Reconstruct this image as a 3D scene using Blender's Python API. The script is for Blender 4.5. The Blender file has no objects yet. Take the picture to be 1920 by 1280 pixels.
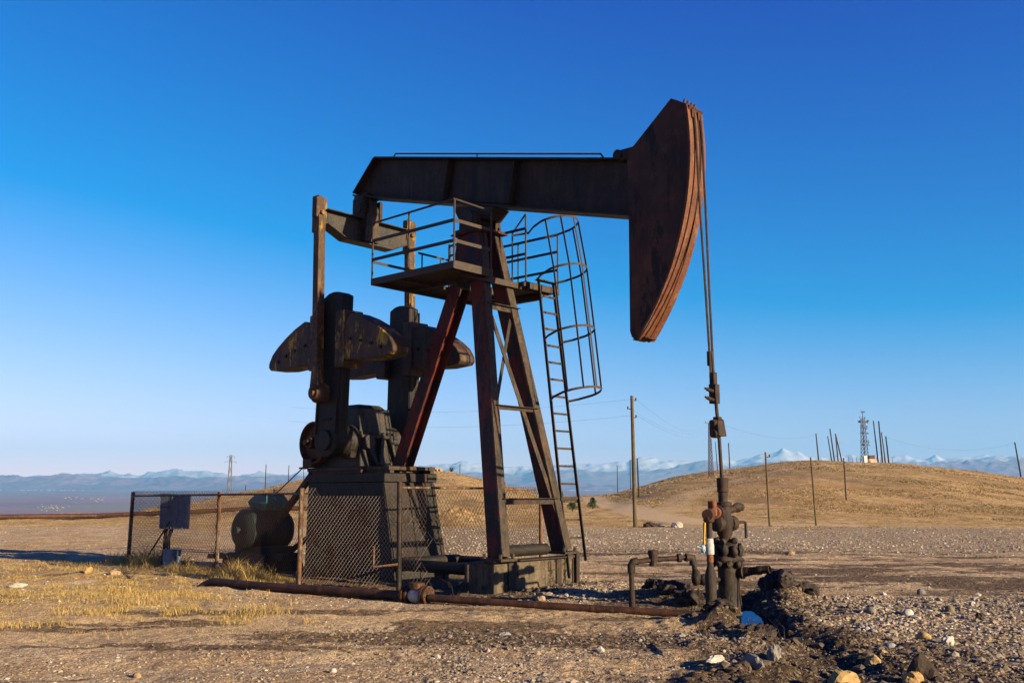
import bpy, bmesh, math, random
import numpy as np
from mathutils import Vector, Matrix

# ------------------------------------------------------------------ camera, sky, sun, exposure
S = bpy.context.scene
COL = S.collection
cam_d = bpy.data.cameras.new('camera')
cam = bpy.data.objects.new('camera', cam_d); COL.objects.link(cam)
cam_d.sensor_width = 36.0
cam_d.lens = 34.69
cam_d.clip_start = 0.1
cam_d.clip_end = 40000
PITCH = math.atan(285 / 1850)
cam.location = (0, 0, 1.6)
cam.rotation_euler = (math.pi / 2 + PITCH, 0, 0)
S.camera = cam

SUN_EL = math.radians(16)
SUN_DIR = Vector((math.cos(math.radians(-34)) * math.cos(SUN_EL), math.sin(math.radians(-34)) * math.cos(SUN_EL), math.sin(SUN_EL)))
w = bpy.data.worlds.new("World"); S.world = w
w.use_nodes = True
nt = w.node_tree
bg = nt.nodes['Background']
sky = nt.nodes.new('ShaderNodeTexSky'); sky.sky_type = 'NISHITA'
sky.sun_disc = False
sky.sun_elevation = SUN_EL
sky.sun_rotation = math.radians(124)
sky.altitude = 800
sky.air_density = 1.0; sky.dust_density = 0.1; sky.ozone_density = 3.0
# the deep polarised blue of the photograph: a plain per-channel gain and offset on the sky's colour
spl = nt.nodes.new('ShaderNodeSeparateColor'); cmb = nt.nodes.new('ShaderNodeCombineColor')
nt.links.new(sky.outputs['Color'], spl.inputs[0])
for k, (gain, off) in enumerate(((2.2, -3.5), (1.2, -1.15), (1.16, .45))):
    g = nt.nodes.new('ShaderNodeMath'); g.operation = 'MULTIPLY_ADD'; g.inputs[1].default_value = gain; g.inputs[2].default_value = off
    c0 = nt.nodes.new('ShaderNodeMath'); c0.operation = 'MAXIMUM'; c0.inputs[1].default_value = .01
    nt.links.new(spl.outputs[k], g.inputs[0]); nt.links.new(g.outputs[0], c0.inputs[0]); nt.links.new(c0.outputs[0], cmb.inputs[k])
nt.links.new(cmb.outputs[0], bg.inputs['Color'])
bg.inputs['Strength'].default_value = 0.05

sd = bpy.data.lights.new('sun', 'SUN')
sd.energy = 5.0; sd.angle = math.radians(0.53); sd.color = (1.0, 0.81, 0.53)
sun = bpy.data.objects.new('sun', sd); COL.objects.link(sun)
sun.rotation_euler = SUN_DIR.to_track_quat('Z', 'Y').to_euler()

S.view_settings.view_transform = 'Standard'
S.view_settings.look = 'None'
S.view_settings.exposure = 1.45
S.view_settings.gamma = 1.0
S.render.engine = 'CYCLES'
S.cycles.use_denoising = True
S.cycles.max_bounces = 5
S.cycles.diffuse_bounces = 3
S.cycles.glossy_bounces = 3

random.seed(7)
RNG = np.random.default_rng(11)

# ------------------------------------------------------------------ numpy noise and the lie of the land
RIDGE=np.array([(-0.8837,-0.10,55,75), (-0.6442,-0.10,55,75), (-0.5112,0.02,55,75), (-0.4474,0.18,55,75), (-0.3861,0.10,55,75), (-0.3719,0.25,55,80), (-0.3519,0.27,55,110), (-0.3201,0.35,55,140), (-0.2989,0.76,55,160), (-0.2725,1.60,55,200), (-0.2459,2.61,55,240), (-0.2141,4.93,55,300), (-0.1714,7.18,55,340), (-0.1018,8.09,52,350), (-0.0750,8.09,52,350), (-0.0536,7.43,52,344), (-0.0294,5.44,52,330), (-0.0080,3.66,52,300), (0.0214,1.74,52,260), (0.0545,0.79,52,220), (0.0801,0.90,52,220), (0.1015,1.33,50,260), (0.1283,3.46,50,320), (0.1713,7.23,49,380), (0.2063,9.01,49,400), (0.2520,11.62,49,420), (0.2789,12.88,49,430), (0.3058,13.23,49,430), (0.3379,12.54,49,430), (0.3845,11.84,49,420), (0.4315,10.29,49,410), (0.4714,8.59,49,400), (0.5139,6.55,49,390), (0.6619,-0.30,49,360), (0.8744,-2.62,49,320)])
def hash2(ix,iy,seed):
    h=(ix.astype(np.int64)*374761393+iy.astype(np.int64)*668265263+seed*974711)&0x7fffffff
    h=((h^(h>>13))*1274126177)&0x7fffffff
    return ((h^(h>>16))&0xffff)/65535.0
def vnoise(x,y,seed=0):
    x=np.asarray(x,float);y=np.asarray(y,float)
    ix=np.floor(x);iy=np.floor(y);fx=x-ix;fy=y-iy
    fx=fx*fx*fx*(fx*(fx*6-15)+10);fy=fy*fy*fy*(fy*(fy*6-15)+10)
    a=hash2(ix,iy,seed);b=hash2(ix+1,iy,seed);c=hash2(ix,iy+1,seed);d=hash2(ix+1,iy+1,seed)
    return (a+(b-a)*fx+(c-a)*fy+(a-b-c+d)*fx*fy)*2-1
def fbm(x,y,oct=4,seed=0,gain=.5):
    s=0;a=1;t=0
    for k in range(oct):
        s=s+a*vnoise(x+k*17.3,y-k*9.1,seed+k);t+=a;a*=gain;x=x*2.03;y=y*2.03
    return s/t
def sstep(a,b,x):
    t=np.clip((x-a)/(b-a),0,1);return t*t*(3-2*t)
DITCH=np.array([(3.6,15.9),(3.35,14.4),(3.15,13.0),(3.0,12.0),(3.08,11.3),(3.25,10.7),(3.2,10.0),(2.9,9.4),(2.45,8.9),(1.9,8.2)])
def dist_path(X,Y,P):
    best=np.full(np.shape(X),1e9);at=np.zeros(np.shape(X));L=0
    for (x0,y0),(x1,y1) in zip(P[:-1],P[1:]):
        dx,dy=x1-x0,y1-y0;l2=dx*dx+dy*dy
        t=np.clip(((X-x0)*dx+(Y-y0)*dy)/l2,0,1)
        d=np.hypot(X-x0-t*dx,Y-y0-t*dy)
        m=d<best;best=np.where(m,d,best);at=np.where(m,L+t*np.sqrt(l2),at);L+=np.sqrt(l2)
    return best,at
_tg=np.linspace(-1.2,1.2,2401)
_k=np.exp(-np.linspace(-2.2,2.2,37)**2);_k/=_k.sum()
RS=[np.convolve(np.pad(np.interp(_tg,RIDGE[:,0],RIDGE[:,j]),18,mode='edge'),_k,'valid') for j in (1,2,3)]
def terrain(X,Y):
    X=np.asarray(X,float);Y=np.asarray(Y,float)
    Yc=np.maximum(Y,1.);tp=X/Yc
    zr=np.interp(tp,_tg,RS[0]);y0=np.interp(tp,_tg,RS[1])+3.5*fbm(X/9,X*0+3.3,3,9);yr=np.interp(tp,_tg,RS[2])
    t=np.clip((Yc-y0)/(yr-y0),0,1)
    z=zr*np.sin(t*np.pi/2)*(.25+.75*sstep(0,.16,t))
    o=np.maximum(Yc-yr,0);z=z-.06*o-.0006*o*o*(o<200)-np.where(o>=200,24+.1*(o-200),0)
    z=np.maximum(z,-60)
    hill=sstep(0.05,.4,t)*(1-sstep(.85,1.,t)*.6)
    z=z+hill*(.55*fbm(X/16,Y/22,4,11)+.16*fbm(X/3.,Y/4,4,15))
    near=1-sstep(40,70,Y)
    z=z+near*(.05*fbm(X/3.,Y/3.,3,21)+.035*fbm(X/.7,Y/.7,4,31)+.012*fbm(X/.16,Y/.16,3,41))
    return z

# ------------------------------------------------------------------ mesh helpers
def V3(*a): return Vector(a if len(a) == 3 else a[0])

class MB:
    """collects shapes and links them as one mesh object"""
    def __init__(s): s.v = []; s.f = []; s.sm = []
    def add(s, vs, fs, smooth=False):
        o = len(s.v); s.v += [tuple(p) for p in vs]
        s.f += [tuple(i + o for i in f) for f in fs]; s.sm += [smooth] * len(fs); return s
    def box(s, x0, x1, y0, y1, z0, z1):
        vs = [(x, y, z) for z in (z0, z1) for y in (y0, y1) for x in (x0, x1)]
        return s.add(vs, [(0, 2, 3, 1), (4, 5, 7, 6), (0, 1, 5, 4), (2, 6, 7, 3), (0, 4, 6, 2), (1, 3, 7, 5)])
    def hexa(s, bot, top):
        """bot, top: four corners each, counter-clockwise seen from above"""
        vs = list(bot) + list(top)
        return s.add(vs, [(3, 2, 1, 0), (4, 5, 6, 7), (0, 1, 5, 4), (1, 2, 6, 5), (2, 3, 7, 6), (3, 0, 4, 7)])
    def bar(s, p0, p1, w, h, up=(0, 0, 1)):
        p0, p1 = V3(p0), V3(p1); d = (p1 - p0).normalized(); up = V3(up)
        if abs(d.dot(up)) > .98: up = V3(1, 0, 0)
        sd_ = d.cross(up).normalized(); u = sd_.cross(d).normalized()
        a, b = sd_ * w / 2, u * h / 2
        vs = [p + q for p in (p0, p1) for q in (-a - b, a - b, a + b, -a + b)]
        return s.add(vs, [(0, 1, 2, 3), (7, 6, 5, 4), (0, 4, 5, 1), (1, 5, 6, 2), (2, 6, 7, 3), (3, 7, 4, 0)])
    def ibar(s, p0, p1, w, h, tf, tw, up=(0, 0, 1)):
        p0, p1 = V3(p0), V3(p1); d = (p1 - p0).normalized(); up = V3(up)
        sd_ = d.cross(up).normalized(); u = sd_.cross(d).normalized()
        for k in (1, -1):
            o = u * (h - tf) / 2 * k
            s.bar(p0 + o, p1 + o, w, tf, u)
        return s.bar(p0, p1, tw, h - 2 * tf, u)
    def tube(s, pts, r, n=8, cap=True):
        pts = [V3(p) for p in pts]; rr = r if isinstance(r, (list, tuple)) else [r] * len(pts)
        t0 = (pts[1] - pts[0]).normalized(); ref = V3(0, 0, 1) if abs(t0.z) < .9 else V3(1, 0, 0)
        u = t0.cross(ref).normalized(); vs = []; m = len(pts)
        for i, p in enumerate(pts):
            t = ((pts[min(i + 1, m - 1)] - p).normalized() + (p - pts[max(i - 1, 0)]).normalized())
            t = t.normalized() if t.length > 1e-6 else t0
            u = (u - t * u.dot(t)).normalized(); v = t.cross(u)
            vs += [p + (u * math.cos(2 * math.pi * k / n) + v * math.sin(2 * math.pi * k / n)) * rr[i] for k in range(n)]
        o = len(s.v)
        fs = [(i * n + k, i * n + (k + 1) % n, (i + 1) * n + (k + 1) % n, (i + 1) * n + k) for i in range(m - 1) for k in range(n)]
        s.add(vs, fs, True)
        if cap:
            s.f += [tuple(o + k for k in range(n))[::-1], tuple(o + (m - 1) * n + k for k in range(n))]; s.sm += [False, False]
        return s
    def cyl(s, p0, p1, r, n=16, r1=None):
        return s.tube([p0, p1], [r, r if r1 is None else r1], n)
    def lathe(s, prof, p, ax=(0, 0, 1), n=20):
        """prof: (radius, distance along ax) from p"""
        p = V3(p); ax = V3(ax).normalized()
        return s.tube_var([(p + ax * z) for r, z in prof], [r for r, z in prof], ax, n)
    def tube_var(s, pts, rr, ax, n):
        ref = V3(0, 0, 1) if abs(ax.z) < .9 else V3(1, 0, 0)
        u = ax.cross(ref).normalized(); v = ax.cross(u); vs = []; m = len(pts); o = len(s.v)
        for p, r in zip(pts, rr):
            vs += [p + (u * math.cos(2 * math.pi * k / n) + v * math.sin(2 * math.pi * k / n)) * r for k in range(n)]
        s.add(vs, [(i * n + k, i * n + (k + 1) % n, (i + 1) * n + (k + 1) % n, (i + 1) * n + k) for i in range(m - 1) for k in range(n)], True)
        s.f += [tuple(o + k for k in range(n))[::-1], tuple(o + (m - 1) * n + k for k in range(n))]; s.sm += [False, False]
        return s
    def prism(s, poly, o, ux, uy, t0, t1):
        """polygon in the plane o + ux*a + uy*b, thick from t0 to t1 along ux x uy"""
        o, ux, uy = V3(o), V3(ux), V3(uy); nz = ux.cross(uy).normalized(); n = len(poly)
        vs = [o + ux * a + uy * b + nz * t for t in (t0, t1) for a, b in poly]
        fs = [tuple(range(n))[::-1], tuple(range(n, 2 * n))] + [(i, (i + 1) % n, n + (i + 1) % n, n + i) for i in range(n)]
        return s.add(vs, fs)
    def pxz(s, poly, y0, y1):
        """polygon in x,z thick from y0 to y1"""
        return s.prism(poly, (0, 0, 0), (1, 0, 0), (0, 0, 1), -y1, -y0)
    def lump(s, c, rad, seed=0, sub=2, rough=.25, freq=1.3, flat=None):
        bm = bmesh.new(); bmesh.ops.create_icosphere(bm, subdivisions=sub, radius=1)
        P = np.array([v.co[:] for v in bm.verts])
        n = fbm(P[:, 0] * freq + seed * 3.7 + P[:, 2] * 1.1, P[:, 1] * freq - seed * 1.9 + P[:, 2] * .7, 5, seed, .58)
        P = P * (1 + rough * 1.6 * n)[:, None] * np.array(rad)
        if flat is not None: P[:, 2] = np.maximum(P[:, 2], -flat)
        vs = P + np.array(c); fs = [tuple(v.index for v in f.verts) for f in bm.faces]; bm.free()
        return s.add(vs.tolist(), fs, True)
    def build(s, name, mat, parent=None, off=(0, 0, 0), bevel=0, flat=False):
        me = bpy.data.meshes.new(name)
        off = V3(off)
        me.from_pydata([(v[0] - off.x, v[1] - off.y, v[2] - off.z) for v in s.v], [], s.f)
        me.polygons.foreach_set('use_smooth', [False if flat else x for x in s.sm])
        if not flat and any(s.sm): me.set_sharp_from_angle(angle=math.radians(38))
        me.materials.append(mat); me.update()
        o = bpy.data.objects.new(name, me); COL.objects.link(o)
        if parent: o.parent = parent
        if bevel:
            m = o.modifiers.new('bevel', 'BEVEL'); m.width = bevel; m.segments = 1; m.limit_method = 'ANGLE'; m.angle_limit = math.radians(40)
        return o

def tag(o, label=None, cat=None, group=None, kind=None):
    for k, v in (('label', label), ('category', cat), ('group', group), ('kind', kind)):
        if v: o[k] = v
    return o

def empty(name, loc, rz=0, **kw):
    o = bpy.data.objects.new(name, None); COL.objects.link(o)
    o.empty_display_size = .2; o.location = loc; o.rotation_euler = (0, 0, rz)
    return tag(o, **kw)

def copy_tree(o, parent=None):
    c = o.copy(); COL.objects.link(c)
    if parent: c.parent = parent
    for ch in list(o.children): copy_tree(ch, c)
    return c

def np_mesh(name, P, faces, mat, attrs=None, smooth=True):
    """quick mesh from numpy: P (n,3), faces (m,k)"""
    me = bpy.data.meshes.new(name); k = faces.shape[1]
    me.vertices.add(len(P)); me.vertices.foreach_set('co', P.astype(np.float32).ravel())
    me.loops.add(faces.size); me.loops.foreach_set('vertex_index', faces.astype(np.int32).ravel())
    me.polygons.add(len(faces)); me.polygons.foreach_set('loop_start', np.arange(0, faces.size, k, dtype=np.int32))
    me.polygons.foreach_set('use_smooth', np.full(len(faces), smooth))
    for n, a in (attrs or {}).items():
        if a.ndim == 1:
            at = me.attributes.new(n, 'FLOAT', 'POINT'); at.data.foreach_set('value', a.astype(np.float32))
        else:
            at = me.attributes.new(n, 'FLOAT_COLOR', 'POINT'); at.data.foreach_set('color', np.c_[a, np.ones(len(a))].astype(np.float32).ravel())
    me.materials.append(mat); me.update(calc_edges=True)
    o = bpy.data.objects.new(name, me); COL.objects.link(o)
    return o

# ------------------------------------------------------------------ materials
class NT:
    def __init__(s, name):
        s.m = bpy.data.materials.new(name); s.m.use_nodes = True; s.t = s.m.node_tree; s.b = s.t.nodes['Principled BSDF']
        s.tc = s.t.nodes.new('ShaderNodeTexCoord')
    def n(s, typ, **kw):
        x = s.t.nodes.new(typ)
        for k, v in kw.items():
            if k in x.inputs: s.put(x.inputs[k], v)
            else: setattr(x, k, v)
        return x
    def put(s, sock, v):
        if isinstance(v, bpy.types.NodeSocket): s.t.links.new(v, sock)
        elif isinstance(v, (tuple, list)) and len(v) == 3 and sock.type == 'RGBA': sock.default_value = (*v, 1)
        else: sock.default_value = v
    def pos(s, scale=(1, 1, 1), world=False):
        m = s.n('ShaderNodeMapping'); m.inputs['Scale'].default_value = scale
        if world:
            g = s.n('ShaderNodeNewGeometry'); s.put(m.inputs['Vector'], g.outputs['Position'])
        else: s.put(m.inputs['Vector'], s.tc.outputs['Object'])
        return m.outputs['Vector']
    def noise(s, vec, scale, detail=4, rough=.55):
        x = s.n('ShaderNodeTexNoise'); s.put(x.inputs['Vector'], vec)
        x.inputs['Scale'].default_value = scale; x.inputs['Detail'].default_value = detail; x.inputs['Roughness'].default_value = rough
        return x.outputs['Fac']
    def ramp(s, fac, lo, hi):
        x = s.n('ShaderNodeMapRange'); x.interpolation_type = 'SMOOTHSTEP'
        s.put(x.inputs['Value'], fac); x.inputs['From Min'].default_value = lo; x.inputs['From Max'].default_value = hi
        return x.outputs['Result']
    def mix(s, fac, a, b):
        x = s.n('ShaderNodeMix', data_type='RGBA'); s.put(x.inputs[0], fac); s.put(x.inputs[6], a); s.put(x.inputs[7], b)
        return x.outputs[2]
    def math(s, op, a, b=0.):
        x = s.n('ShaderNodeMath', operation=op); s.put(x.inputs[0], a); s.put(x.inputs[1], b); return x.outputs[0]
    def attr(s, name, col=False):
        x = s.n('ShaderNodeAttribute'); x.attribute_name = name
        return x.outputs['Color'] if col else x.outputs['Fac']
    def bump(s, h, dist, strength=1.):
        x = s.n('ShaderNodeBump'); s.put(x.inputs['Height'], h); x.inputs['Distance'].default_value = dist; x.inputs['Strength'].default_value = strength
        s.put(s.b.inputs['Normal'], x.outputs['Normal']); return x
    def out(s, col, rough=.7, spec=.3, metal=0.):
        s.put(s.b.inputs['Base Color'], col); s.put(s.b.inputs['Roughness'], rough)
        s.b.inputs['Specular IOR Level'].default_value = spec; s.put(s.b.inputs['Metallic'], metal)
        return s.m

def weathered(name, base, rust=(.13, .055, .022), third=None, rust_at=.55, third_at=.6, scale=3., dust=(.16, .115, .07), dust_at=.62, rough=.62, streak=True, k=.36):
    """oily, rusting painted steel: base coat, rust blotches, vertical streaks, remnants of a third colour, dust"""
    base, rust, dust = (tuple(c * k for c in x) for x in (base, rust, dust)); third = tuple(c * k for c in third) if third else None
    t = NT(name)
    p = t.pos(); pz = t.pos((1, 1, .16))
    n1 = t.noise(p, scale, 8, .68); n2 = t.noise(pz, scale * 4.5, 6, .66); n3 = t.noise(p, scale * 11, 5, .7); n5 = t.noise(p, scale * 3.3, 6, .7)
    c = t.mix(t.ramp(n1, rust_at - .06, rust_at + .06), base, rust)
    c = t.mix(t.math('MULTIPLY', t.ramp(n5, .5, .66), .55), c, tuple(x * 1.9 for x in rust))
    if third:
        n4 = t.noise(t.pos((1.3, 1.3, .5)), scale * 1.7 + .6, 8, .74)
        c = t.mix(t.ramp(n4, third_at - .03, third_at + .02), c, third)
    if streak: c = t.mix(t.math('MULTIPLY', t.ramp(n2, .5, .66), .75), c, tuple(x * .3 for x in base)); c = t.mix(t.math('MULTIPLY', t.ramp(n2, .44, .32), .3), c, dust)
    c = t.mix(t.math('MULTIPLY', t.ramp(n3, dust_at - .1, dust_at + .08), .75), c, dust)
    t.bump(t.math('ADD', n3, t.math('MULTIPLY', n5, .8)), .014, .7)
    return t.out(c, t.math('ADD', rough - .12, t.math('MULTIPLY', n3, .3)), .22)

M = {}
M['beam'] = weathered('black_oiled_steel', (.08, .045, .02), (.12, .052, .024), third=(.15, .095, .045), third_at=.56, rust_at=.56, scale=1.1, dust=(.2, .13, .07), dust_at=.62, k=0.22)
M['head'] = weathered('brown_rusted_plate', (.125, .048, .022), (.2, .075, .03), third=(.04, .02, .012), third_at=.58, rust_at=.5, scale=1.1, dust=(.2, .10, .05), dust_at=.66, k=0.27)
M['headface'] = weathered('orange_rust_plate', (.36, .115, .04), (.27, .075, .027), third=(.46, .24, .13), third_at=.57, rust_at=.52, scale=2.2, dust=(.40, .22, .12), dust_at=.58, k=0.275)
M['leg'] = weathered('red_painted_steel', (.34, .042, .03), (.12, .045, .028), third=(.06, .045, .045), third_at=.53, rust_at=.56, scale=1.5, dust=(.3, .19, .10), dust_at=.64, k=0.25)
M['flange'] = weathered('tan_weathered_steel', (.13, .088, .052), (.21, .11, .048), third=(.05, .036, .026), third_at=.54, rust_at=.56, scale=2.0, dust=(.27, .2, .125), dust_at=.6, k=0.215)
M['steel'] = weathered('dark_grey_steel', (.06, .046, .035), (.12, .06, .03), rust_at=.56, scale=2.4, dust=(.2, .15, .10), dust_at=.6, k=0.25)
M['rail'] = weathered('grey_brown_rail_steel', (.10, .078, .06), (.15, .08, .045), rust_at=.55, scale=5., dust=(.26, .2, .14), dust_at=.58, streak=False, k=0.27)
M['pitman'] = weathered('tan_pitman_steel', (.12, .062, .03), (.2, .09, .035), third=(.62, .36, .02), third_at=.565, rust_at=.52, scale=2.0, dust=(.28, .18, .10), dust_at=.6, k=0.31)
M['weight'] = weathered('flaking_yellow_iron', (.10, .068, .04), (.19, .085, .038), third=(.9, .58, .03), third_at=.575, rust_at=.52, scale=1.3, dust=(.22, .15, .09), dust_at=.64, k=0.34)
M['weightplain'] = weathered('rusty_iron_weight', (.10, .068, .045), (.17, .085, .042), third=(.24, .19, .14), third_at=.6, rust_at=.5, scale=1.6, dust=(.24, .18, .12), dust_at=.6, k=0.27)
M['crank'] = weathered('black_cast_iron', (.05, .042, .036), (.11, .06, .032), rust_at=.6, scale=1.6, dust=(.18, .14, .10), dust_at=.62, k=0.16)
M['gear'] = weathered('oily_grey_casting', (.085, .07, .055), (.13, .085, .052), third=(.03, .024, .02), third_at=.55, rust_at=.6, scale=2.2, dust=(.22, .17, .12), dust_at=.58, rough=.5, k=0.2)
M['base'] = weathered('oily_base_plate', (.07, .056, .043), (.15, .07, .03), third=(.30, .12, .042), third_at=.62, rust_at=.6, scale=1.3, dust=(.2, .155, .11), dust_at=.56, k=0.12)
M['rope'] = weathered('dark_wire_rope', (.05, .036, .026), (.11, .055, .03), rust_at=.5, scale=6., streak=False)
M['rust'] = weathered('rusted_pipe', (.2, .075, .032), (.10, .042, .022), third=(.32, .13, .05), third_at=.57, rust_at=.52, scale=3., dust=(.28, .17, .10), dust_at=.62, k=0.25)
M['oilrust'] = weathered('oil_soaked_rust', (.10, .055, .032), (.17, .07, .03), third=(.04, .027, .02), third_at=.53, rust_at=.54, scale=5., dust=(.22, .14, .085), dust_at=.62, k=0.21)
M['rust2'] = weathered('bright_rust', (.42, .13, .03), (.2, .065, .022), rust_at=.55, scale=8., dust=(.3, .16, .08))
M['post'] = weathered('rusted_fence_post', (.36, .16, .065), (.17, .07, .03), third=(.45, .36, .25), third_at=.55, rust_at=.5, scale=4., k=0.32)
M['darkpost'] = weathered('dark_fence_post', (.035, .026, .02), (.09, .045, .022), rust_at=.56, scale=4.)
M['concrete'] = weathered('oil_stained_concrete', (.22, .165, .105), (.29, .22, .14), third=(.055, .04, .028), third_at=.56, rust_at=.5, scale=2.2, dust=(.34, .27, .19), dust_at=.58, rough=.9, k=0.3)
M['mud'] = weathered('oil_mud', (.085, .054, .035), (.14, .09, .056), third=(.035, .025, .018), third_at=.54, rust_at=.5, scale=5., dust=(.26, .175, .11), dust_at=.62, rough=.6, streak=False, k=0.2)
M['motor'] = weathered('dark_green_motor_paint', (.022, .04, .038), (.03, .035, .03), rust_at=.62, scale=3., dust=(.05, .055, .05), dust_at=.66)
M['teal'] = weathered('teal_paint', (.02, .16, .14), (.05, .09, .07), third=(.10, .4, .24), third_at=.6, rust_at=.66, scale=4., dust=(.1, .16, .13), dust_at=.66, k=.6)
M['panel'] = weathered('blue_grey_sheet', (.14, .18, .24), (.11, .14, .185), rust_at=.58, scale=2., dust=(.16, .16, .16), dust_at=.7, k=.75)
M['white'] = weathered('white_coupling', (.55, .54, .52), (.42, .40, .37), rust_at=.6, scale=14., dust=(.35, .28, .2), dust_at=.66, k=0.62)
M['blue'] = weathered('pale_blue_plastic', (.28, .42, .5), (.5, .55, .58), rust_at=.55, scale=14., k=.75)
M['yellow'] = weathered('yellow_lever', (.75, .47, .01), (.6, .34, .01), rust_at=.6, scale=14., dust=(.5, .33, .1), dust_at=.7, k=.75)
M['dark'] = weathered('black_and_hole_shade', (.012, .011, .011), (.03, .02, .014), rust_at=.6, scale=4.)  # also paints the shade in the pedestal holes
M['wireshade'] = weathered('rusty_shaded_wire', (.10, .06, .035), (.07, .035, .02), rust_at=.55, scale=3., rough=.6, streak=False, k=.4)  # mesh tone darkened as if shaded, for panels before bright ground
M['wire'] = weathered('lit_galvanised_wire', (.30, .24, .18), (.19, .11, .055), rust_at=.55, scale=3., rough=.5, streak=False, k=0.85)  # mesh tone lifted as sunlit wire against the dark pedestal
M['pole'] = weathered('weathered_pole_wood', (.25, .185, .09), (.17, .12, .062), rust_at=.5, scale=1.5, dust=(.33, .26, .14), rough=.9)
M['poledark'] = weathered('dark_pole_wood', (.09, .062, .042), (.055, .04, .03), rust_at=.5, scale=1.5, rough=.9)
M['mast'] = weathered('red_lead_lattice', (.16, .06, .045), (.09, .05, .045), rust_at=.5, scale=1., rough=.7)
M['grey'] = weathered('pale_grey_lattice', (.3, .3, .3), (.24, .23, .22), rust_at=.5, scale=1.)
M['dish'] = weathered('grey_dish', (.2, .2, .21), (.12, .12, .13), rust_at=.5, scale=3.)
M['plaster'] = weathered('white_plaster', (.8, .77, .72), (.7, .66, .6), rust_at=.6, scale=1., streak=False, k=.75)
M['tanwall'] = weathered('tan_mud_wall', (.46, .33, .2), (.4, .27, .16), rust_at=.5, scale=1., streak=False, k=.75)
M['roofred'] = weathered('red_tile_roof', (.28, .085, .05), (.22, .07, .04), rust_at=.5, scale=2., k=.75)
M['glass'] = weathered('dark_window', (.03, .035, .04), (.05, .05, .05), rough=.3, scale=2., streak=False)
M['needle'] = weathered('pine_needles', (.045, .075, .018), (.07, .095, .025), rust_at=.5, scale=4., dust=(.13, .13, .05), dust_at=.6, rough=.9, streak=False, k=.75)
M['bark'] = weathered('bark', (.09, .06, .04), (.12, .08, .055), scale=5., rough=.95)
M['insul'] = weathered('porcelain', (.12, .06, .04), (.16, .09, .06), scale=5., rough=.35)

def stone_mat(name, a, b):
    a, b = tuple(x * .62 for x in a), tuple(x * .62 for x in b)
    t = NT(name); n = t.noise(t.pos(), 7, 6, .65); n2 = t.noise(t.pos(), 40, 4, .6)
    c = t.mix(t.ramp(n, .35, .65), a, b); c = t.mix(t.math('MULTIPLY', t.ramp(n2, .52, .7), .45), c, tuple(x * .45 for x in a))
    t.bump(t.math('ADD', n, t.math('MULTIPLY', n2, .5)), .02, .8)
    return t.out(c, .9, .2)
M['st_yellow'] = stone_mat('ochre_stone', (.50, .33, .12), (.40, .25, .10))
M['st_white'] = stone_mat('chalk_stone', (.62, .56, .47), (.48, .41, .32))
M['st_grey'] = stone_mat('grey_stone', (.27, .25, .21), (.20, .18, .15))
M['st_tan'] = stone_mat('tan_stone', (.42, .29, .17), (.33, .22, .13))
M['st_olive'] = stone_mat('olive_stone', (.22, .19, .115), (.16, .135, .085))
M['st_blue'] = stone_mat('blue_grey_stone', (.25, .27, .28), (.36, .36, .35))
M['st_dark'] = stone_mat('dark_oily_stone', (.045, .033, .024), (.075, .052, .036))

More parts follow.
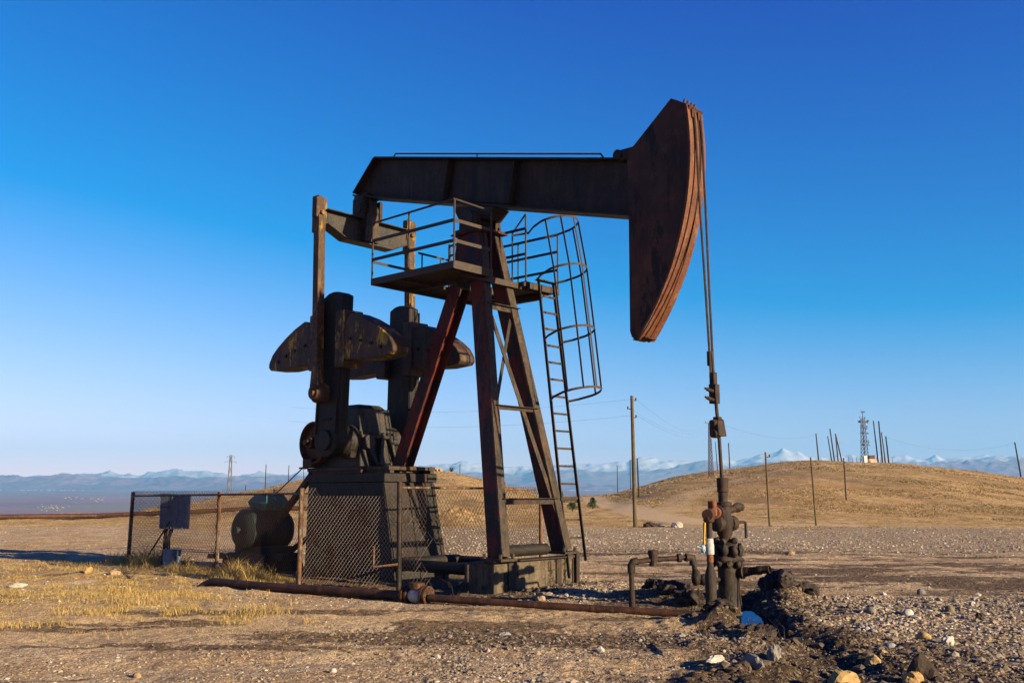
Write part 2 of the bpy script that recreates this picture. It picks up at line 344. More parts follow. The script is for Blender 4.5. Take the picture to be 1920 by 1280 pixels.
# ------------------------------------------------------------------ ground: one sheet out to the far slopes
def land_masks(X, Y):
    Yc = np.maximum(Y, 1.)
    n1 = fbm(X / 6, Y / 6, 4, 51); n2 = fbm(X / 1.3, Y / 1.3, 4, 57); n3 = fbm(X / 2.3 + .8 * n2, Y / .6 + .3 * n1, 5, 63)
    dd, at = dist_path(X, Y, DITCH)
    # dry grass: left foreground, the margin below the hills and the hills themselves
    g1 = sstep(-3.3, -6.6, X - .42 * (17.5 - Y) + 2.0 * n1 + .6 * n2) * sstep(11.2, 13.6, Y + .25 * (X + 6) + .8 * n2) * (1 - sstep(23, 27, Y + 2 * n1))
    g1 *= .55 + .45 * sstep(-.35, .25, n1 + n2 * .7)
    g2 = sstep(44, 52, Y + 5 * n1 + 2.5 * n2) * (.8 + .2 * sstep(-.2, .2, n2))
    g3 = sstep(26, 34, Y) * sstep(-5, -12, X) * .62 * sstep(-.5, .3, n1 + n2 * .5)
    g4 = .8 * sstep(0.9, .2, np.abs((Y - 24.1) + 1.2 * (X + 9.2))) * sstep(-9.8, -9, X) * sstep(-3.2, -4, X)
    grass = np.clip(np.maximum(np.maximum(g1, g2), np.maximum(g3, g4)), 0, 1)
    # gravel: the pad behind the well, and the dug spoil at the right
    v1 = sstep(25, 30, Y + 2.5 * n1 + n2) * (1 - sstep(44, 50, Y + 4 * n1)) * sstep(-9, -3, X + 3 * n1)
    v2 = sstep(2.7, 3.8, X + .7 * n1 + .5 * n2) * (1 - sstep(15.0, 16.6, Y + .8 * n1 + .5 * n2)) * (1 - sstep(6.5, 9.5, X + 1.5 * n1 - .35 * (Y - 12)))
    v3 = np.exp(-(((X - .9) / 1.5) ** 2 + ((Y - 16.6) / 1.5) ** 2)) * 1.2
    v4 = .55 * sstep(-2.5, 0, X + n1) * (1 - sstep(13.6, 14.6, Y + n2)) * sstep(-.4, .2, n1 + n2)
    gravel = np.clip(np.maximum(np.maximum(v1, v2), np.maximum(v3, v4)), 0, 1)
    # oil: soaked soil at the ditch, the well, under the unit, and wide streaky spills
    wx, wy = X - 3.1, Y - 14.68
    lx = .743145 * wx - .669131 * wy; ly = .669131 * wx + .743145 * wy
    o1 = 1 - sstep(.5, 1.25, dd + .5 * n2)
    o2 = 1 - sstep(.9, 2.5, np.hypot(wx + .2, wy * .9) + .5 * n2)
    o3 = (1 - sstep(.2, 1.2, np.maximum(np.abs(lx + 7.0) - 3.4, np.abs(ly + .5) - 1.5) + .6 * n2))
    o4 = sstep(-.2, .3, n3 + .3 * n1 + .35 * n2 + .1) * sstep(15.6, 17.5, Y + .6 * n2) * (1 - sstep(27, 31, Y + 2 * n2)) * sstep(-.5, 2.5, X + n1)
    o4 *= .95
    o5 = .8 * sstep(.0, .24, n3 + .3 * n1 - .02) * (1 - sstep(13.8, 15, Y)) * sstep(-7.5, -5.5, X) * (1 - sstep(3.5, 5, X))  # oily patches that also paint the shadow streaks at lower left
    o6 = .85 * sstep(-.4, 1.0, X - 2.6 + .6 * n2) * (.55 + .45 * sstep(-.15, .2, n1 + n2 * .5)) * (1 - sstep(10.9, 12.6, Y + n2))
    o7 = (.5 + .5 * sstep(-.2, .2, n2)) * (1 - sstep(.5, 1.5, dist_path(X, Y, np.array([(1.2, 9.6), (3.2, 10.4), (5, 10.8)]))[0] + .6 * n2)) * .8
    o8 = .75 * (.45 + .55 * sstep(-.1, .25, n1 + n3 * .5)) * sstep(4.6, 6.6, X) * (1 - sstep(16, 19, Y))
    o9 = .55 * (1 - sstep(14.2, 15.4, Y)) * sstep(-3.5, 0, X) * sstep(-.25, .2, n2 + .5 * n1)
    oil = np.clip(np.maximum.reduce([o1, o2, o3, o4, o5, o6, o7, o8, o9]), 0, 1)
    oil *= 1 - .85 * grass * (Y > 40)
    # bare packed tracks
    R1 = np.array([(16, 49.8), (10.4, 52.5), (9.3, 60), (9.2, 72), (9.6, 90), (10.4, 120), (12.4, 160)])
    R2 = np.array([(9.2, 66), (16, 92), (30, 130), (52, 170), (75, 215)])
    d1, _ = dist_path(X, Y, R1); d2, _ = dist_path(X, Y, R2)
    d3, _ = dist_path(X, Y, np.array([(-12, 12.6), (-6, 12.2), (-2, 13.5), (1.5, 13.0)]))
    track = np.maximum(np.maximum(1 - sstep(1.0, 1.9, d1 + .35 * n2), .4 * (1 - sstep(.9, 2.0, d2 + .5 * n2))), .9 * (1 - sstep(.5, 1.9, d3 + .7 * n1)))
    grass *= 1 - track * (Y > 30); gravel *= 1 - track
    scrub = np.clip(sstep(.02, .4, fbm(X / 22, Y / 45, 4, 71) + .4 * fbm(X / 5, Y / 9, 3, 77)), 0, 1) * (Y > 40)
    soak = np.maximum(1 - sstep(.3, .95, dd + .4 * n2), .8 * (1 - sstep(.3, 1.5, np.hypot(wx + .3, wy * .9) + .5 * n2)))
    return dict(soak=soak, grass=grass, gravel=gravel, oil=oil, track=track, scrub=scrub)

def carve(X, Y, z):
    dd, at = dist_path(X, Y, DITCH)
    j = fbm(X / .5, Y / .5, 3, 81)
    wd = .25 + .16 * j
    z = z - (.08 + .16 * (1 - sstep(2.8, 4.8, at)) + .05 * j) * np.exp(-(dd / wd) ** 2 * 1.2) * (dd < 2)
    z = z + (.035 + .07 * j) * np.exp(-((dd - .55) / .25) ** 2) * (.5 + .8 * sstep(-.2, .4, fbm(X / .8, Y / .8, 3, 83)))
    rough = np.exp(-(dd / 1.3) ** 2)
    z = z + rough * (.085 * fbm(X / .33, Y / .33, 5, 87))
    # heaps of oily soil round the well, spoil by the unit
    for (cx, cy, h, r) in ((2.45, 15.55, .26, .42), (2.1, 15.1, .22, .35), (2.75, 15.0, .2, .4), (2.5, 14.5, .16, .3), (1.95, 15.7, .15, .4), (4.0, 15.3, .22, .34), (4.35, 15.5, .16, .3), (3.6, 13.3, .12, .22), (2.65, 12.6, .22, .3), (3.55, 12.3, .12, .2), (3.8, 11.6, .06, .3), (2.2, 10.9, .08, .5), (1.0, 16.6, .12, .8), (1.5, 17.3, .12, .7)):
        h *= .55; r2 = ((X - cx) ** 2 + (Y - cy) ** 2) / (r * r)
        z = z + h * np.exp(-r2) * (1 + .5 * j)
    z = z - .13 * np.exp(-(((X - 3.2) / .30) ** 2 + ((Y - 13.0) / .9) ** 2))
    # a spoil heap and low banks farther off
    for (cx, cy, h, r) in ((-3.4, 53.4, .75, 1.5), (-1.6, 52, .35, 1.5), (-17, 66, .35, 3.), (-24, 69, .3, 3.), (-8.4, 19.9, .08, .5)):
        z = z + h * np.exp(-(((X - cx) / r) ** 2 + ((Y - cy) / r) ** 2)) * (1 + .4 * fbm(X / .6, Y / .6, 3, 91))
    # wheel ruts in the packed track at the left front
    z = z - .03 * np.exp(-((Y - 10.4 - .22 * X + .1 * np.sin(X)) / .35) ** 2) * (X < 1.5)
    return z

def ground_z(x, y): return float(carve(np.array([x]), np.array([y]), terrain(np.array([x]), np.array([y])))[0])

def make_ground():
    an = np.concatenate([np.linspace(-56, -31, 60), np.linspace(-31, 31, 1000)[1:-1], np.linspace(31, 56, 60)])
    r = np.concatenate([np.geomspace(2.0, 7.5, 40)[:-1], np.geomspace(7.5, 60, 560)[:-1], np.geomspace(60, 460, 200)[:-1], np.geomspace(460, 900, 16)])
    A, R = np.meshgrid(np.radians(an), r)
    X = R * np.sin(A); Y = R * np.cos(A)
    Z = carve(X, Y, terrain(X, Y))
    mk = land_masks(X, Y)
    # coarse relief of stones and clods where it is gravelly
    Z = Z + mk['gravel'] * (Y < 30) * .022 * fbm(X / .09, Y / .09, 3, 95) + mk['oil'] * (Y < 18) * .015 * fbm(X / .12, Y / .12, 3, 97)
    nr, na = X.shape
    i = np.arange(nr - 1)[:, None] * na + np.arange(na - 1)[None, :]
    F = np.stack([i, i + 1, i + na + 1, i + na], -1).reshape(-1, 4)
    P = np.stack([X, Y, Z], -1).reshape(-1, 3)
    t = NT('dry_ground')
    wp = t.pos((1, 1, 1), True)
    cam_far = t.noise(t.pos((.10, .05, .1), True), 1., 5, .6)
    n1 = t.noise(wp, .8, 6, .6); n2 = t.noise(wp, 9., 5, .65); n3 = t.noise(wp, 46., 4, .7)
    n4 = t.noise(wp, 21., 5, .7)
    dirt = t.mix(t.ramp(n1, .38, .62), (.335, .22, .115), (.48, .34, .195))
    dirt = t.mix(t.math('MULTIPLY', t.ramp(n2, .5, .64), .75), dirt, (.17, .105, .058))
    dirt = t.mix(t.math('MULTIPLY', t.ramp(n4, .52, .66), .6), dirt, (.52, .40, .26))
    dirt = t.mix(t.math('MULTIPLY', t.ramp(n3, .56, .72), .6), dirt, (.14, .09, .052))
    # pebbles
    vo = t.n('ShaderNodeTexVoronoi'); t.put(vo.inputs['Vector'], wp); vo.inputs['Scale'].default_value = 22.
    vo2 = t.n('ShaderNodeTexVoronoi'); t.put(vo2.inputs['Vector'], wp); vo2.inputs['Scale'].default_value = 38.
    sep = t.n('ShaderNodeSeparateColor'); t.put(sep.inputs[0], vo.outputs['Color'])
    sep2 = t.n('ShaderNodeSeparateColor'); t.put(sep2.inputs[0], vo2.outputs['Color'])
    peb = t.mix(sep.outputs[0], (.27, .20, .125), (.62, .48, .31))
    peb = t.mix(t.ramp(sep.outputs[1], .8, .95), peb, (.72, .64, .53))
    peb = t.mix(t.ramp(vo.outputs['Distance'], .34, .6), peb, (.15, .105, .062))
    grav = t.mix(t.math('MULTIPLY', t.ramp(n2, .42, .6), .5), peb, dirt)
    dirt = t.mix(t.math('MULTIPLY', t.ramp(sep2.outputs[0], .82, .9), .7), dirt, (.55, .46, .34))
    dirt = t.mix(t.math('MULTIPLY', t.ramp(sep2.outputs[1], .86, .93), .7), dirt, (.11, .075, .048))
    # dry grass
    gn = t.noise(t.pos((1, .5, 1), True), 5., 6, .74); gn2 = t.noise(t.pos((1., .5, 1), True), .55, 6, .7)
    gb1 = t.noise(t.pos((.42, .16, .3), True), 1., 6, .74); gb2 = t.noise(t.pos((.055, .03, .1), True), 1., 5, .66)
    gras = t.mix(t.ramp(gn, .4, .62), (.27, .165, .065), (.55, .385, .165))
    gras = t.mix(t.math('MULTIPLY', t.ramp(gn2, .46, .6), .6), gras, (.36, .22, .082))
    gras = t.mix(t.math('MULTIPLY', t.ramp(gb1, .5, .62), .7), gras, (.17, .095, .042))
    gras = t.mix(t.math('MULTIPLY', t.ramp(gb1, .46, .36), .6), gras, (.56, .385, .18))
    gras = t.mix(t.math('MULTIPLY', t.ramp(gb2, .48, .62), .5), gras, (.25, .135, .06))
    gras = t.mix(t.math('MULTIPLY', t.attr('scrub'), .55), gras, (.17, .115, .048))
    vo3 = t.n('ShaderNodeTexVoronoi'); t.put(vo3.inputs['Vector'], wp); vo3.inputs['Scale'].default_value = .9
    s3 = t.n('ShaderNodeSeparateColor'); t.put(s3.inputs[0], vo3.outputs['Color'])
    spot_ = t.math('MULTIPLY', t.ramp(s3.outputs[0], .78, .86), t.ramp(vo3.outputs['Distance'], .42, .2))
    gras = t.mix(t.math('MULTIPLY', spot_, .8), gras, t.mix(t.ramp(s3.outputs[1], .45, .55), (.10, .065, .032), (.62, .50, .33)))
    gras = t.mix(t.math('MULTIPLY', t.ramp(n3, .6, .75), .5), gras, (.56, .45, .28))
    c = t.mix(t.ramp(t.math('ADD', t.attr('gravel'), t.math('MULTIPLY', t.math('SUBTRACT', n2, .5), .7)), .3, .6), dirt, grav)
    c = t.mix(t.ramp(t.math('ADD', t.attr('grass'), t.math('MULTIPLY', t.math('SUBTRACT', gn, .5), 1.1)), .3, .7), c, gras)
    tr = t.mix(t.ramp(n2, .4, .66), (.56, .40, .22), (.40, .265, .135))
    tr = t.mix(t.math('MULTIPLY', t.ramp(n4, .54, .68), .5), tr, (.22, .145, .085))
    c = t.mix(t.math('MULTIPLY', t.attr('track'), .8), c, tr)
    of = t.ramp(t.math('ADD', t.attr('oil'), t.math('MULTIPLY', t.math('SUBTRACT', n2, .5), 1.0)), .3, .9)
    oilc = t.mix(t.ramp(n4, .44, .64), (.045, .027, .013), (.17, .108, .058))
    oilc = t.mix(t.math('MULTIPLY', t.attr('soak'), .8), oilc, (.022, .015, .010)); oilc = t.mix(t.math('MULTIPLY', t.ramp(sep2.outputs[0], .84, .9), .6), oilc, (.3, .23, .16))
    c = t.mix(t.math('MULTIPLY', of, .92), c, oilc)
    hgt = t.math('ADD', t.math('MULTIPLY', t.math('SUBTRACT', 1., vo.outputs['Distance']), t.attr('gravel')), t.math('ADD', t.math('MULTIPLY', n3, .5), t.math('MULTIPLY', n2, 1.5)))
    hgt = t.math('ADD', hgt, t.math('ADD', t.math('MULTIPLY', t.math('SUBTRACT', 1., vo2.outputs['Distance']), .35), t.math('MULTIPLY', n4, .9)))
    t.bump(hgt, .05, 1.)
    m = t.out(c, t.math('SUBTRACT', .95, t.math('MULTIPLY', of, .12)), .08)
    o = np_mesh('ground', P, F, m, {k: v.ravel().astype(float) for k, v in mk.items()})
    o['kind'] = 'structure'
make_ground()

# ------------------------------------------------------------------ valley floor and mountain ranges
def far_mat(name, lo, hi, snow=None, s0=0, s1=1, sc=.0006):
    t = NT(name); p = t.pos((1, 1, 1), True)
    n = t.noise(p, sc, 6, .6); n2 = t.noise(p, sc * 7, 5, .65)
    c = t.mix(t.ramp(n, .38, .62), lo, hi)
    c = t.mix(t.math('MULTIPLY', t.ramp(n2, .5, .68), .6), c, tuple(x * .6 for x in lo))
    if snow:
        g = t.n('ShaderNodeNewGeometry'); sx = t.n('ShaderNodeSeparateXYZ'); t.put(sx.inputs[0], g.outputs['Position'])
        hz = t.math('ADD', sx.outputs['Z'], t.math('MULTIPLY', t.math('SUBTRACT', n2, .5), 420.))
        c = t.mix(t.ramp(hz, s0, s1), c, snow)
    return t.out(c, .95, .1)

def strip_mesh(name, m, y0, y1, zfun, xs=1.05, nx=700, ny=60):
    u = np.linspace(-xs, xs, nx); v = np.linspace(0, 1, ny)
    U, Vv = np.meshgrid(u, v); Y = y0 + (y1 - y0) * Vv; X = U * Y * .72
    Z = zfun(X, Y, Vv)
    i = np.arange(ny - 1)[:, None] * nx + np.arange(nx - 1)[None, :]
    F = np.stack([i, i + 1, i + nx + 1, i + nx], -1).reshape(-1, 4)
    o = np_mesh(name, np.stack([X, Y, Z], -1).reshape(-1, 3), F, m); o['kind'] = 'structure'
    return o

def plain_z(X, Y, v):
    return np.interp(Y, [600, 1500, 2000, 8200, 9000], [-62, -48, -42, 34, 44]) + 3.5 * fbm(X / 420, Y / 420, 4, 101) * sstep(1200, 2500, Y)
t = NT('valley_fields'); p = t.pos((1, .45, 1), True)
vo = t.n('ShaderNodeTexVoronoi'); t.put(vo.inputs['Vector'], p); vo.inputs['Scale'].default_value = .0032
sp_ = t.n('ShaderNodeSeparateColor'); t.put(sp_.inputs[0], vo.outputs['Color'])
n = t.noise(p, .0011, 6, .62); n2 = t.noise(p, .008, 5, .6)
c = t.mix(sp_.outputs[0], (.19, .105, .12), (.28, .17, .165)); c = t.mix(t.ramp(n, .42, .62), c, (.25, .135, .12))
c = t.mix(t.ramp(n2, .55, .72), c, (.15, .10, .115)); c = t.mix(t.ramp(sp_.outputs[1], .88, .93), c, (.22, .16, .12))
strip_mesh('valley_land', t.out(c, .95, .1), 600, 9000, plain_z, nx=260, ny=150)

def prof(X, Y, pts):
    tp = X / Y; P_ = np.array(pts); return np.interp(tp, P_[:, 0], P_[:, 1])
def tp_(px): return (px - 960) / 1850 / 1.0105
def el_(py): return ((640 - py) / 1850 * .98834 + .15229) / (.98834 - (640 - py) / 1850 * .15229)
def ridged(X, Y, s, seed):
    a = 1 - np.abs(fbm(X / s, Y / s, 5, seed)) * 2.2
    return np.clip(a, -1, 1)
def mk_range(name, m, y0, yc, y1, pts, rough, scale, seed, base=30, nx=900, ny=70, slope_rough=1.0):
    P_ = [(tp_(x), el_(y)) for x, y in pts]
    def zf(X, Y, v):
        top = 1.6 + prof(X, Y, P_) * yc + rough * .12 * fbm(X / 260, X * 0 + seed, 5, seed, .6)
        t_ = np.clip((Y - y0) / (yc - y0), 0, 1); back = np.clip((Y - yc) / (y1 - yc), 0, 1)
        body = t_ ** 1.25
        r_ = ridged(X, Y, scale, seed) * .5 + ridged(X, Y, scale * .33, seed + 5) * .25
        z = base + (top - base) * body * (1 - back) + rough * r_ * body * (1 - back) * slope_rough - rough * .45 * body
        return z - 60 * (back > .98)
    return strip_mesh(name, m, y0, y1, zf, nx=nx, ny=ny)

mA = far_mat('brown_range', (.16, .085, .115), (.23, .135, .15), sc=.0016)
mk_range('hills', mA, 7200, 8300, 8800, [(-600, 889), (-200, 890), (0, 893), (60, 891), (115, 888), (160, 891), (270, 896), (300, 894), (400, 892), (480, 890), (560, 890), (640, 893), (760, 900), (900, 908), (1000, 905), (1080, 908), (1180, 910), (1250, 908), (1330, 895), (1400, 889), (1480, 892), (1560, 893), (1650, 880), (1690, 869), (1760, 866), (1840, 864), (1880, 861), (1960, 860), (2100, 864), (2500, 870)], 60, 420, 201, base=0, ny=80)
mB = far_mat('blue_range', (.19, .13, .14), (.25, .18, .18), snow=(.42, .39, .40), s0=285, s1=370, sc=.0016)
mk_range('mountains', mB, 8700, 9500, 10000, [(-600, 896), (0, 897), (300, 898), (500, 896), (640, 893), (760, 888), (860, 886), (980, 885), (1010, 877), (1060, 879), (1100, 876), (1160, 880), (1240, 875), (1300, 868), (1330, 862), (1370, 870), (1420, 862), (1520, 866), (1620, 862), (1720, 866), (1830, 862), (1870, 851), (1930, 856), (2100, 858), (2500, 866)], 70, 600, 231, base=40)
mC = far_mat('snow_range', (.3, .27, .27), (.36, .33, .33), snow=(.46, .43, .43), s0=215, s1=300, sc=.0016)
mk_range('mountains', mC, 9900, 10900, 11700, [(-600, 900), (0, 897), (120, 893), (165, 889), (205, 883), (260, 890), (282, 884), (330, 881), (370, 886), (405, 882), (450, 888), (520, 886), (560, 882), (600, 889), (680, 884), (770, 876), (830, 872), (865, 866), (905, 872), (950, 877), (1010, 874), (1080, 870), (1130, 868), (1175, 869), (1200, 860), (1240, 862), (1290, 866), (1330, 868), (1380, 862), (1425, 851), (1470, 841), (1500, 847), (1540, 858), (1600, 853), (1660, 856), (1700, 851), (1760, 856), (1830, 854), (1900, 858), (2000, 856), (2300, 866), (2600, 872)], 95, 620, 261, base=60)

# far villages: white houses scattered on the plain
vb = MB(); rr = random.Random(5)
for (px, py, sx, n_) in ((100, 952, 30, 26), (150, 930, 45, 30), (65, 915, 60, 22), (190, 938, 20, 8), (1120, 931, 40, 60), (1080, 926, 60, 40), (1160, 922, 40, 25)):
    for k in range(n_):
        x_ = tp_(px + rr.gauss(0, sx * .5)); e_ = el_(py + rr.gauss(0, 2.2))
        Y_ = 2000.
        for q in range(30):
            zz = float(plain_z(np.array([x_ * Y_]), np.array([Y_]), 0)[0]); Yn = (zz - 1.6) / min(e_, -.001) if e_ < -.002 else 7400
            Y_ = min(max(.6 * Y_ + .4 * Yn, 1500), 7600)
        z_ = float(plain_z(np.array([x_ * Y_]), np.array([Y_]), 0)[0])
        s_ = Y_ / 1850 * rr.uniform(.5, 1.3); h_ = Y_ / 1850 * rr.uniform(.5, 1.2); X_ = x_ * Y_
        vb.box(X_ - s_, X_ + s_, Y_ - s_, Y_ + s_, z_ - 2, z_ + h_)
        vb.prism([(-s_ * 1.1, 0), (s_ * 1.1, 0), (0, s_ * .5)], (X_, Y_, z_ + h_), (1, 0, 0), (0, 0, 1), -s_ * 1.1, s_ * 1.1)
o = vb.build('village', M['tanwall']); tag(o, 'white specks of villages scattered on the hazy valley plain', 'village', kind='stuff')

# ------------------------------------------------------------------ the pumpjack (own axes: x towards the well, y to its far side)
RZ = math.radians(-42)
WELL = Vector((3.099, 14.676, 0))
AX = Vector((math.cos(RZ), math.sin(RZ), 0)); AY = Vector((-math.sin(RZ), math.cos(RZ), 0))
def loc(x, y, z=0): return WELL + AX * x + AY * y + Vector((0, 0, z))
OFF = (-6.2, 0, 0)
pj = empty('pumpjack', loc(*OFF), RZ, label='huge black and rust red oil pumpjack with raised counterweights and ladder', cat='pumpjack')
def part(mb, name, mat, parent=None, bevel=0, label=None):
    o = mb.build(name, M[mat], parent or pj, OFF, bevel)
    if label: o['label'] = label
    return o

PV = (-4.98, 6.97)
def arc(r, a0, a1, n):
    return [(PV[0] + r * math.cos(math.radians(a0 + (a1 - a0) * k / n)), PV[1] + r * math.sin(math.radians(a0 + (a1 - a0) * k / n))) for k in range(n + 1)]

# walking beam
mb = MB()
top0, top1, bot1, tip = (-7.89, 8.53), (-1.46, 7.0), (-1.40, 6.07), (-8.55, 7.88)
mb.pxz([tip, bot1, top1, top0], -.03, .03)
def flange(p, q, w, t, up=1):
    d = Vector((q[0] - p[0], 0, q[1] - p[1])).normalized(); n_ = Vector((-d.z, 0, d.x)) * (t / 2 * up)
    mb.bar(Vector((p[0], 0, p[1])) + n_, Vector((q[0], 0, q[1])) + n_, w, t, n_.normalized() if up > 0 else -n_.normalized())
flange(top0, top1, .40, .034); flange(tip, bot1, .40, .034, -1)
flange((tip[0], tip[1] + .02), top0, .40, .03)
for fx in (.38, .62):
    for sy in (1, -1):
        bx = tip[0] + (bot1[0] - tip[0]) * fx; bz = tip[1] + (bot1[1] - tip[1]) * fx
        tz = top0[1] + (top1[1] - top0[1]) * ((bx + .16 - top0[0]) / (top1[0] - top0[0]))
        mb.bar((bx, sy * .105, bz), (bx + .16, sy * .105, tz), .15, .02, (1, 0, 0))
for sy in (1, -1):     # doubler plates at the saddle
    mb.pxz([(-5.75, 7.2), (-4.2, 6.83), (-4.05, 7.6), (-5.58, 7.95)], sy * .045 - .012, sy * .045 + .012)
beam = part(mb, 'walking_beam', 'beam', bevel=.006)
mb = MB()
def topz(x): return top0[1] + (top1[1] - top0[1]) * (x - top0[0]) / (top1[0] - top0[0])
xs_ = [-7.35, -7.28] + list(np.linspace(-7.1, -2.2, 8)) + [-2.05, -1.98]
pts = [(x, -.12, topz(x) + (.03 if k in (0, len(xs_) - 1) else .115)) for k, x in enumerate(xs_)]
mb.tube(pts, .016, 6); mb.cyl((-4.95, -.12, topz(-4.95)), (-4.95, -.12, topz(-4.95) + .115), .014, 6)
part(mb, 'beam_handrail', 'rail', beam)
mb = MB()
mb.cyl((-1.66, -.2, topz(-1.6) + .10), (-1.66, .2, topz(-1.6) + .10), .085, 14); mb.box(-1.62, -1.36, -.17, .17, topz(-1.6) - .02, topz(-1.6) + .17)
part(mb, 'head_hinge', 'beam', beam)

# horse head
head_poly = [(-.60, 7.82), (-1.47, 7.10), (-1.46, 6.05), (-1.475, 4.16), (-1.44, 4.06), (-1.36, 4.0), (-1.315, 4.02)] + arc(4.68, -38.4, 8.6, 26)
mb = MB()
mb.pxz(head_poly, -.185, -.155); mb.pxz(head_poly, .155, .185)
for k in range(26):     # inner webs close the box between the side plates
    pass
mb.pxz([(-1.45, 4.2), (-1.42, 4.2), (-1.42, 7.05), (-1.45, 7.05)], -.155, .155)
mb.prism([(-.155, -.155), (.155, -.155), (.155, .155), (-.155, .155)], (-1.32, 0, 4.04), (0, 1, 0), (.8, 0, .05), 0, .02)
head = part(mb, 'horse_head', 'head', bevel=.005)
mb = MB(); A_ = arc(4.695, -38.8, 8.0, 40); B_ = arc(4.735, -38.8, 8.0, 40)
for (y0, y1, dr) in ((-.225, .225, 0),):
    vs = []; fs = []
    for (p, q) in zip(A_, B_):
        vs += [(p[0], y0, p[1]), (q[0], y0, q[1]), (q[0], y1, q[1]), (p[0], y1, p[1])]
    for k in range(40):
        for j in range(4): fs.append((k * 4 + j, k * 4 + (j + 1) % 4, k * 4 + 4 + (j + 1) % 4, k * 4 + 4 + j))
    fs += [(3, 2, 1, 0), (160, 161, 162, 163)]; mb.add(vs, fs)
part(mb, 'head_face', 'headface', head, label='curved orange rusted face plate')
mb = MB()
pts = [(p[0], .05, p[1]) for p in arc(4.737, -38.7, 7.8, 36)]
mb.tube(pts, .014, 5)
part(mb, 'groove_shade', 'head', head)  # dark strip drawn for the shade in the face's groove
mb = MB()
mb.hexa([(-.56, -.2, 7.66), (-.30, -.2, 7.52), (-.30, .2, 7.52), (-.56, .2, 7.66)], [(-.50, -.2, 7.76), (-.24, -.2, 7.60), (-.24, .2, 7.60), (-.50, .2, 7.76)])
mb.box(-.36, -.24, -.14, -.04, 7.42, 7.56); mb.box(-.36, -.24, .04, .14, 7.42, 7.56)
for y in (-.15, -.05, .06, .15): mb.cyl((-.40, y, 7.66), (-.36, y, 7.75), .022, 8)
part(mb, 'rope_anchor', 'head', head, bevel=.006)
mb = MB()
for y in (-.09, .09):
    pts = [(p[0], y, p[1]) for p in arc(4.765, 7.4, 0, 10)] + [(-.19, y * .95, 6.0), (-.15, y * .6, 4.6), (-.115, y * .42, 3.35)]
    mb.tube(pts, .019, 6)
part(mb, 'bridle_rope', 'rope')

# saddle bearing and top of the post
mb = MB()
mb.hexa([(-5.34, -.2, 6.70), (-4.62, -.2, 6.60), (-4.62, .2, 6.60), (-5.34, .2, 6.70)], [(-5.5, -.22, 7.0), (-4.42, -.22, 6.79), (-4.42, .22, 6.79), (-5.5, .22, 7.0)])
mb.cyl((-4.98, -.36, 6.66), (-4.98, .36, 6.66), .15, 18)
mb.box(-5.2, -4.76, -.34, -.2, 6.42, 6.74); mb.box(-5.2, -4.76, .2, .34, 6.42, 6.74); mb.box(-5.3, -4.66, -.36, .36, 6.40, 6.46)
for sx in (-5.22, -4.74):
    for sy in (-.28, .28): mb.cyl((sx, sy, 6.44), (sx, sy, 6.54), .03, 8)
part(mb, 'saddle_bearing', 'beam', bevel=.008)

# samson post: two front legs and one rear leg
def leg_geo(top, bot, w, h, up):
    m_ = MB(); m_.ibar(top, bot, w, h, .024, .02, up); return m_
for sy, zf in ((-1, .55), (1, .60)):
    tp = Vector((-4.88, sy * .19, 6.38)); bt = Vector((-3.73, sy * .82, zf))
    mb = leg_geo(tp, bt, .32, .19, (0, 1, 0))
    l_ = part(mb, 'front_leg', 'leg', bevel=.005)
    mb = MB(); d = (bt - tp).normalized(); f = Vector((0, 1, 0)).cross(d).normalized(); f = f if f.x > 0 else -f
    mb.bar(tp + f * .168, bt + f * .168, .012, .182, (0, 1, 0))     # weathered front cover plate
    part(mb, 'leg_cover_plate', 'flange', l_, label='tan weathered plate on the side towards the well')
    mb = MB(); mb.box(bt.x - .24, bt.x + .24, bt.y - .2, bt.y + .2, zf - .04, zf)
    for ax in (-.18, .18):
        for ay in (-.15, .15): mb.cyl((bt.x + ax, bt.y + ay, zf), (bt.x + ax, bt.y + ay, zf + .075), .03, 6)
    part(mb, 'foot_plate', 'flange', l_)
mb = leg_geo((-5.06, 0, 6.38), (-7.08, 0, 2.03), .30, .28, (0, 1, 0))
rl = part(mb, 'rear_leg', 'leg', bevel=.005)
mb = MB(); mb.box(-7.36, -6.85, -.24, .24, 2.0, 2.045)
for ax in (-7.28, -6.92):
    for ay in (-.18, .18): mb.cyl((ax, ay, 2.04), (ax, ay, 2.11), .03, 6)
part(mb, 'foot_plate', 'flange', rl)
mb = MB()
mb.pxz([(-5.34, 6.38), (-4.66, 6.38), (-4.60, 5.75), (-5.5, 5.60)], -.235, -.215)
mb.pxz([(-5.34, 6.38), (-4.66, 6.38), (-4.60, 5.75), (-5.5, 5.60)], .215, .235)
mb.box(-5.42, -4.58, -.34, .34, 6.375, 6.405)
part(mb, 'post_cap', 'leg', bevel=.004)
def legp(sy, z):
    zf = .55 if sy < 0 else .60; q = (6.38 - z) / (6.38 - zf)
    return Vector((-4.88 + 1.15 * q, sy * (.19 + .63 * q), z))
for z, m_, h_ in ((4.93, 'flange', .10), (3.08, 'steel', .07), (1.47, 'steel', .10)):
    p, q = legp(-1, z), legp(1, z); ex = .12 if z > 4 else 0
    mb = MB(); mb.bar(p + Vector((.15, -ex * .3, 0)), q + Vector((.15, ex, 0)), .012, h_, (0, 0, 1)); mb.bar(p + Vector((.17, -ex * .3, h_ / 2)), q + Vector((.17, ex, h_ / 2)), .10, .012, (0, 0, 1))
    part(mb, 'cross_brace', m_)
mb = MB(); mb.bar(legp(-1, 4.75) + Vector((.13, .1, 0)), legp(1, 1.3) + Vector((.13, -.05, 0)), .012, .10, (0, 1, 0)); part(mb, 'diagonal_brace', 'flange')
mb = MB(); mb.bar(legp(1, 4.75) + Vector((.1, -.1, 0)), legp(-1, 3.0) + Vector((.1, .05, 0)), .012, .07, (0, 1, 0)); part(mb, 'diagonal_brace', 'steel')

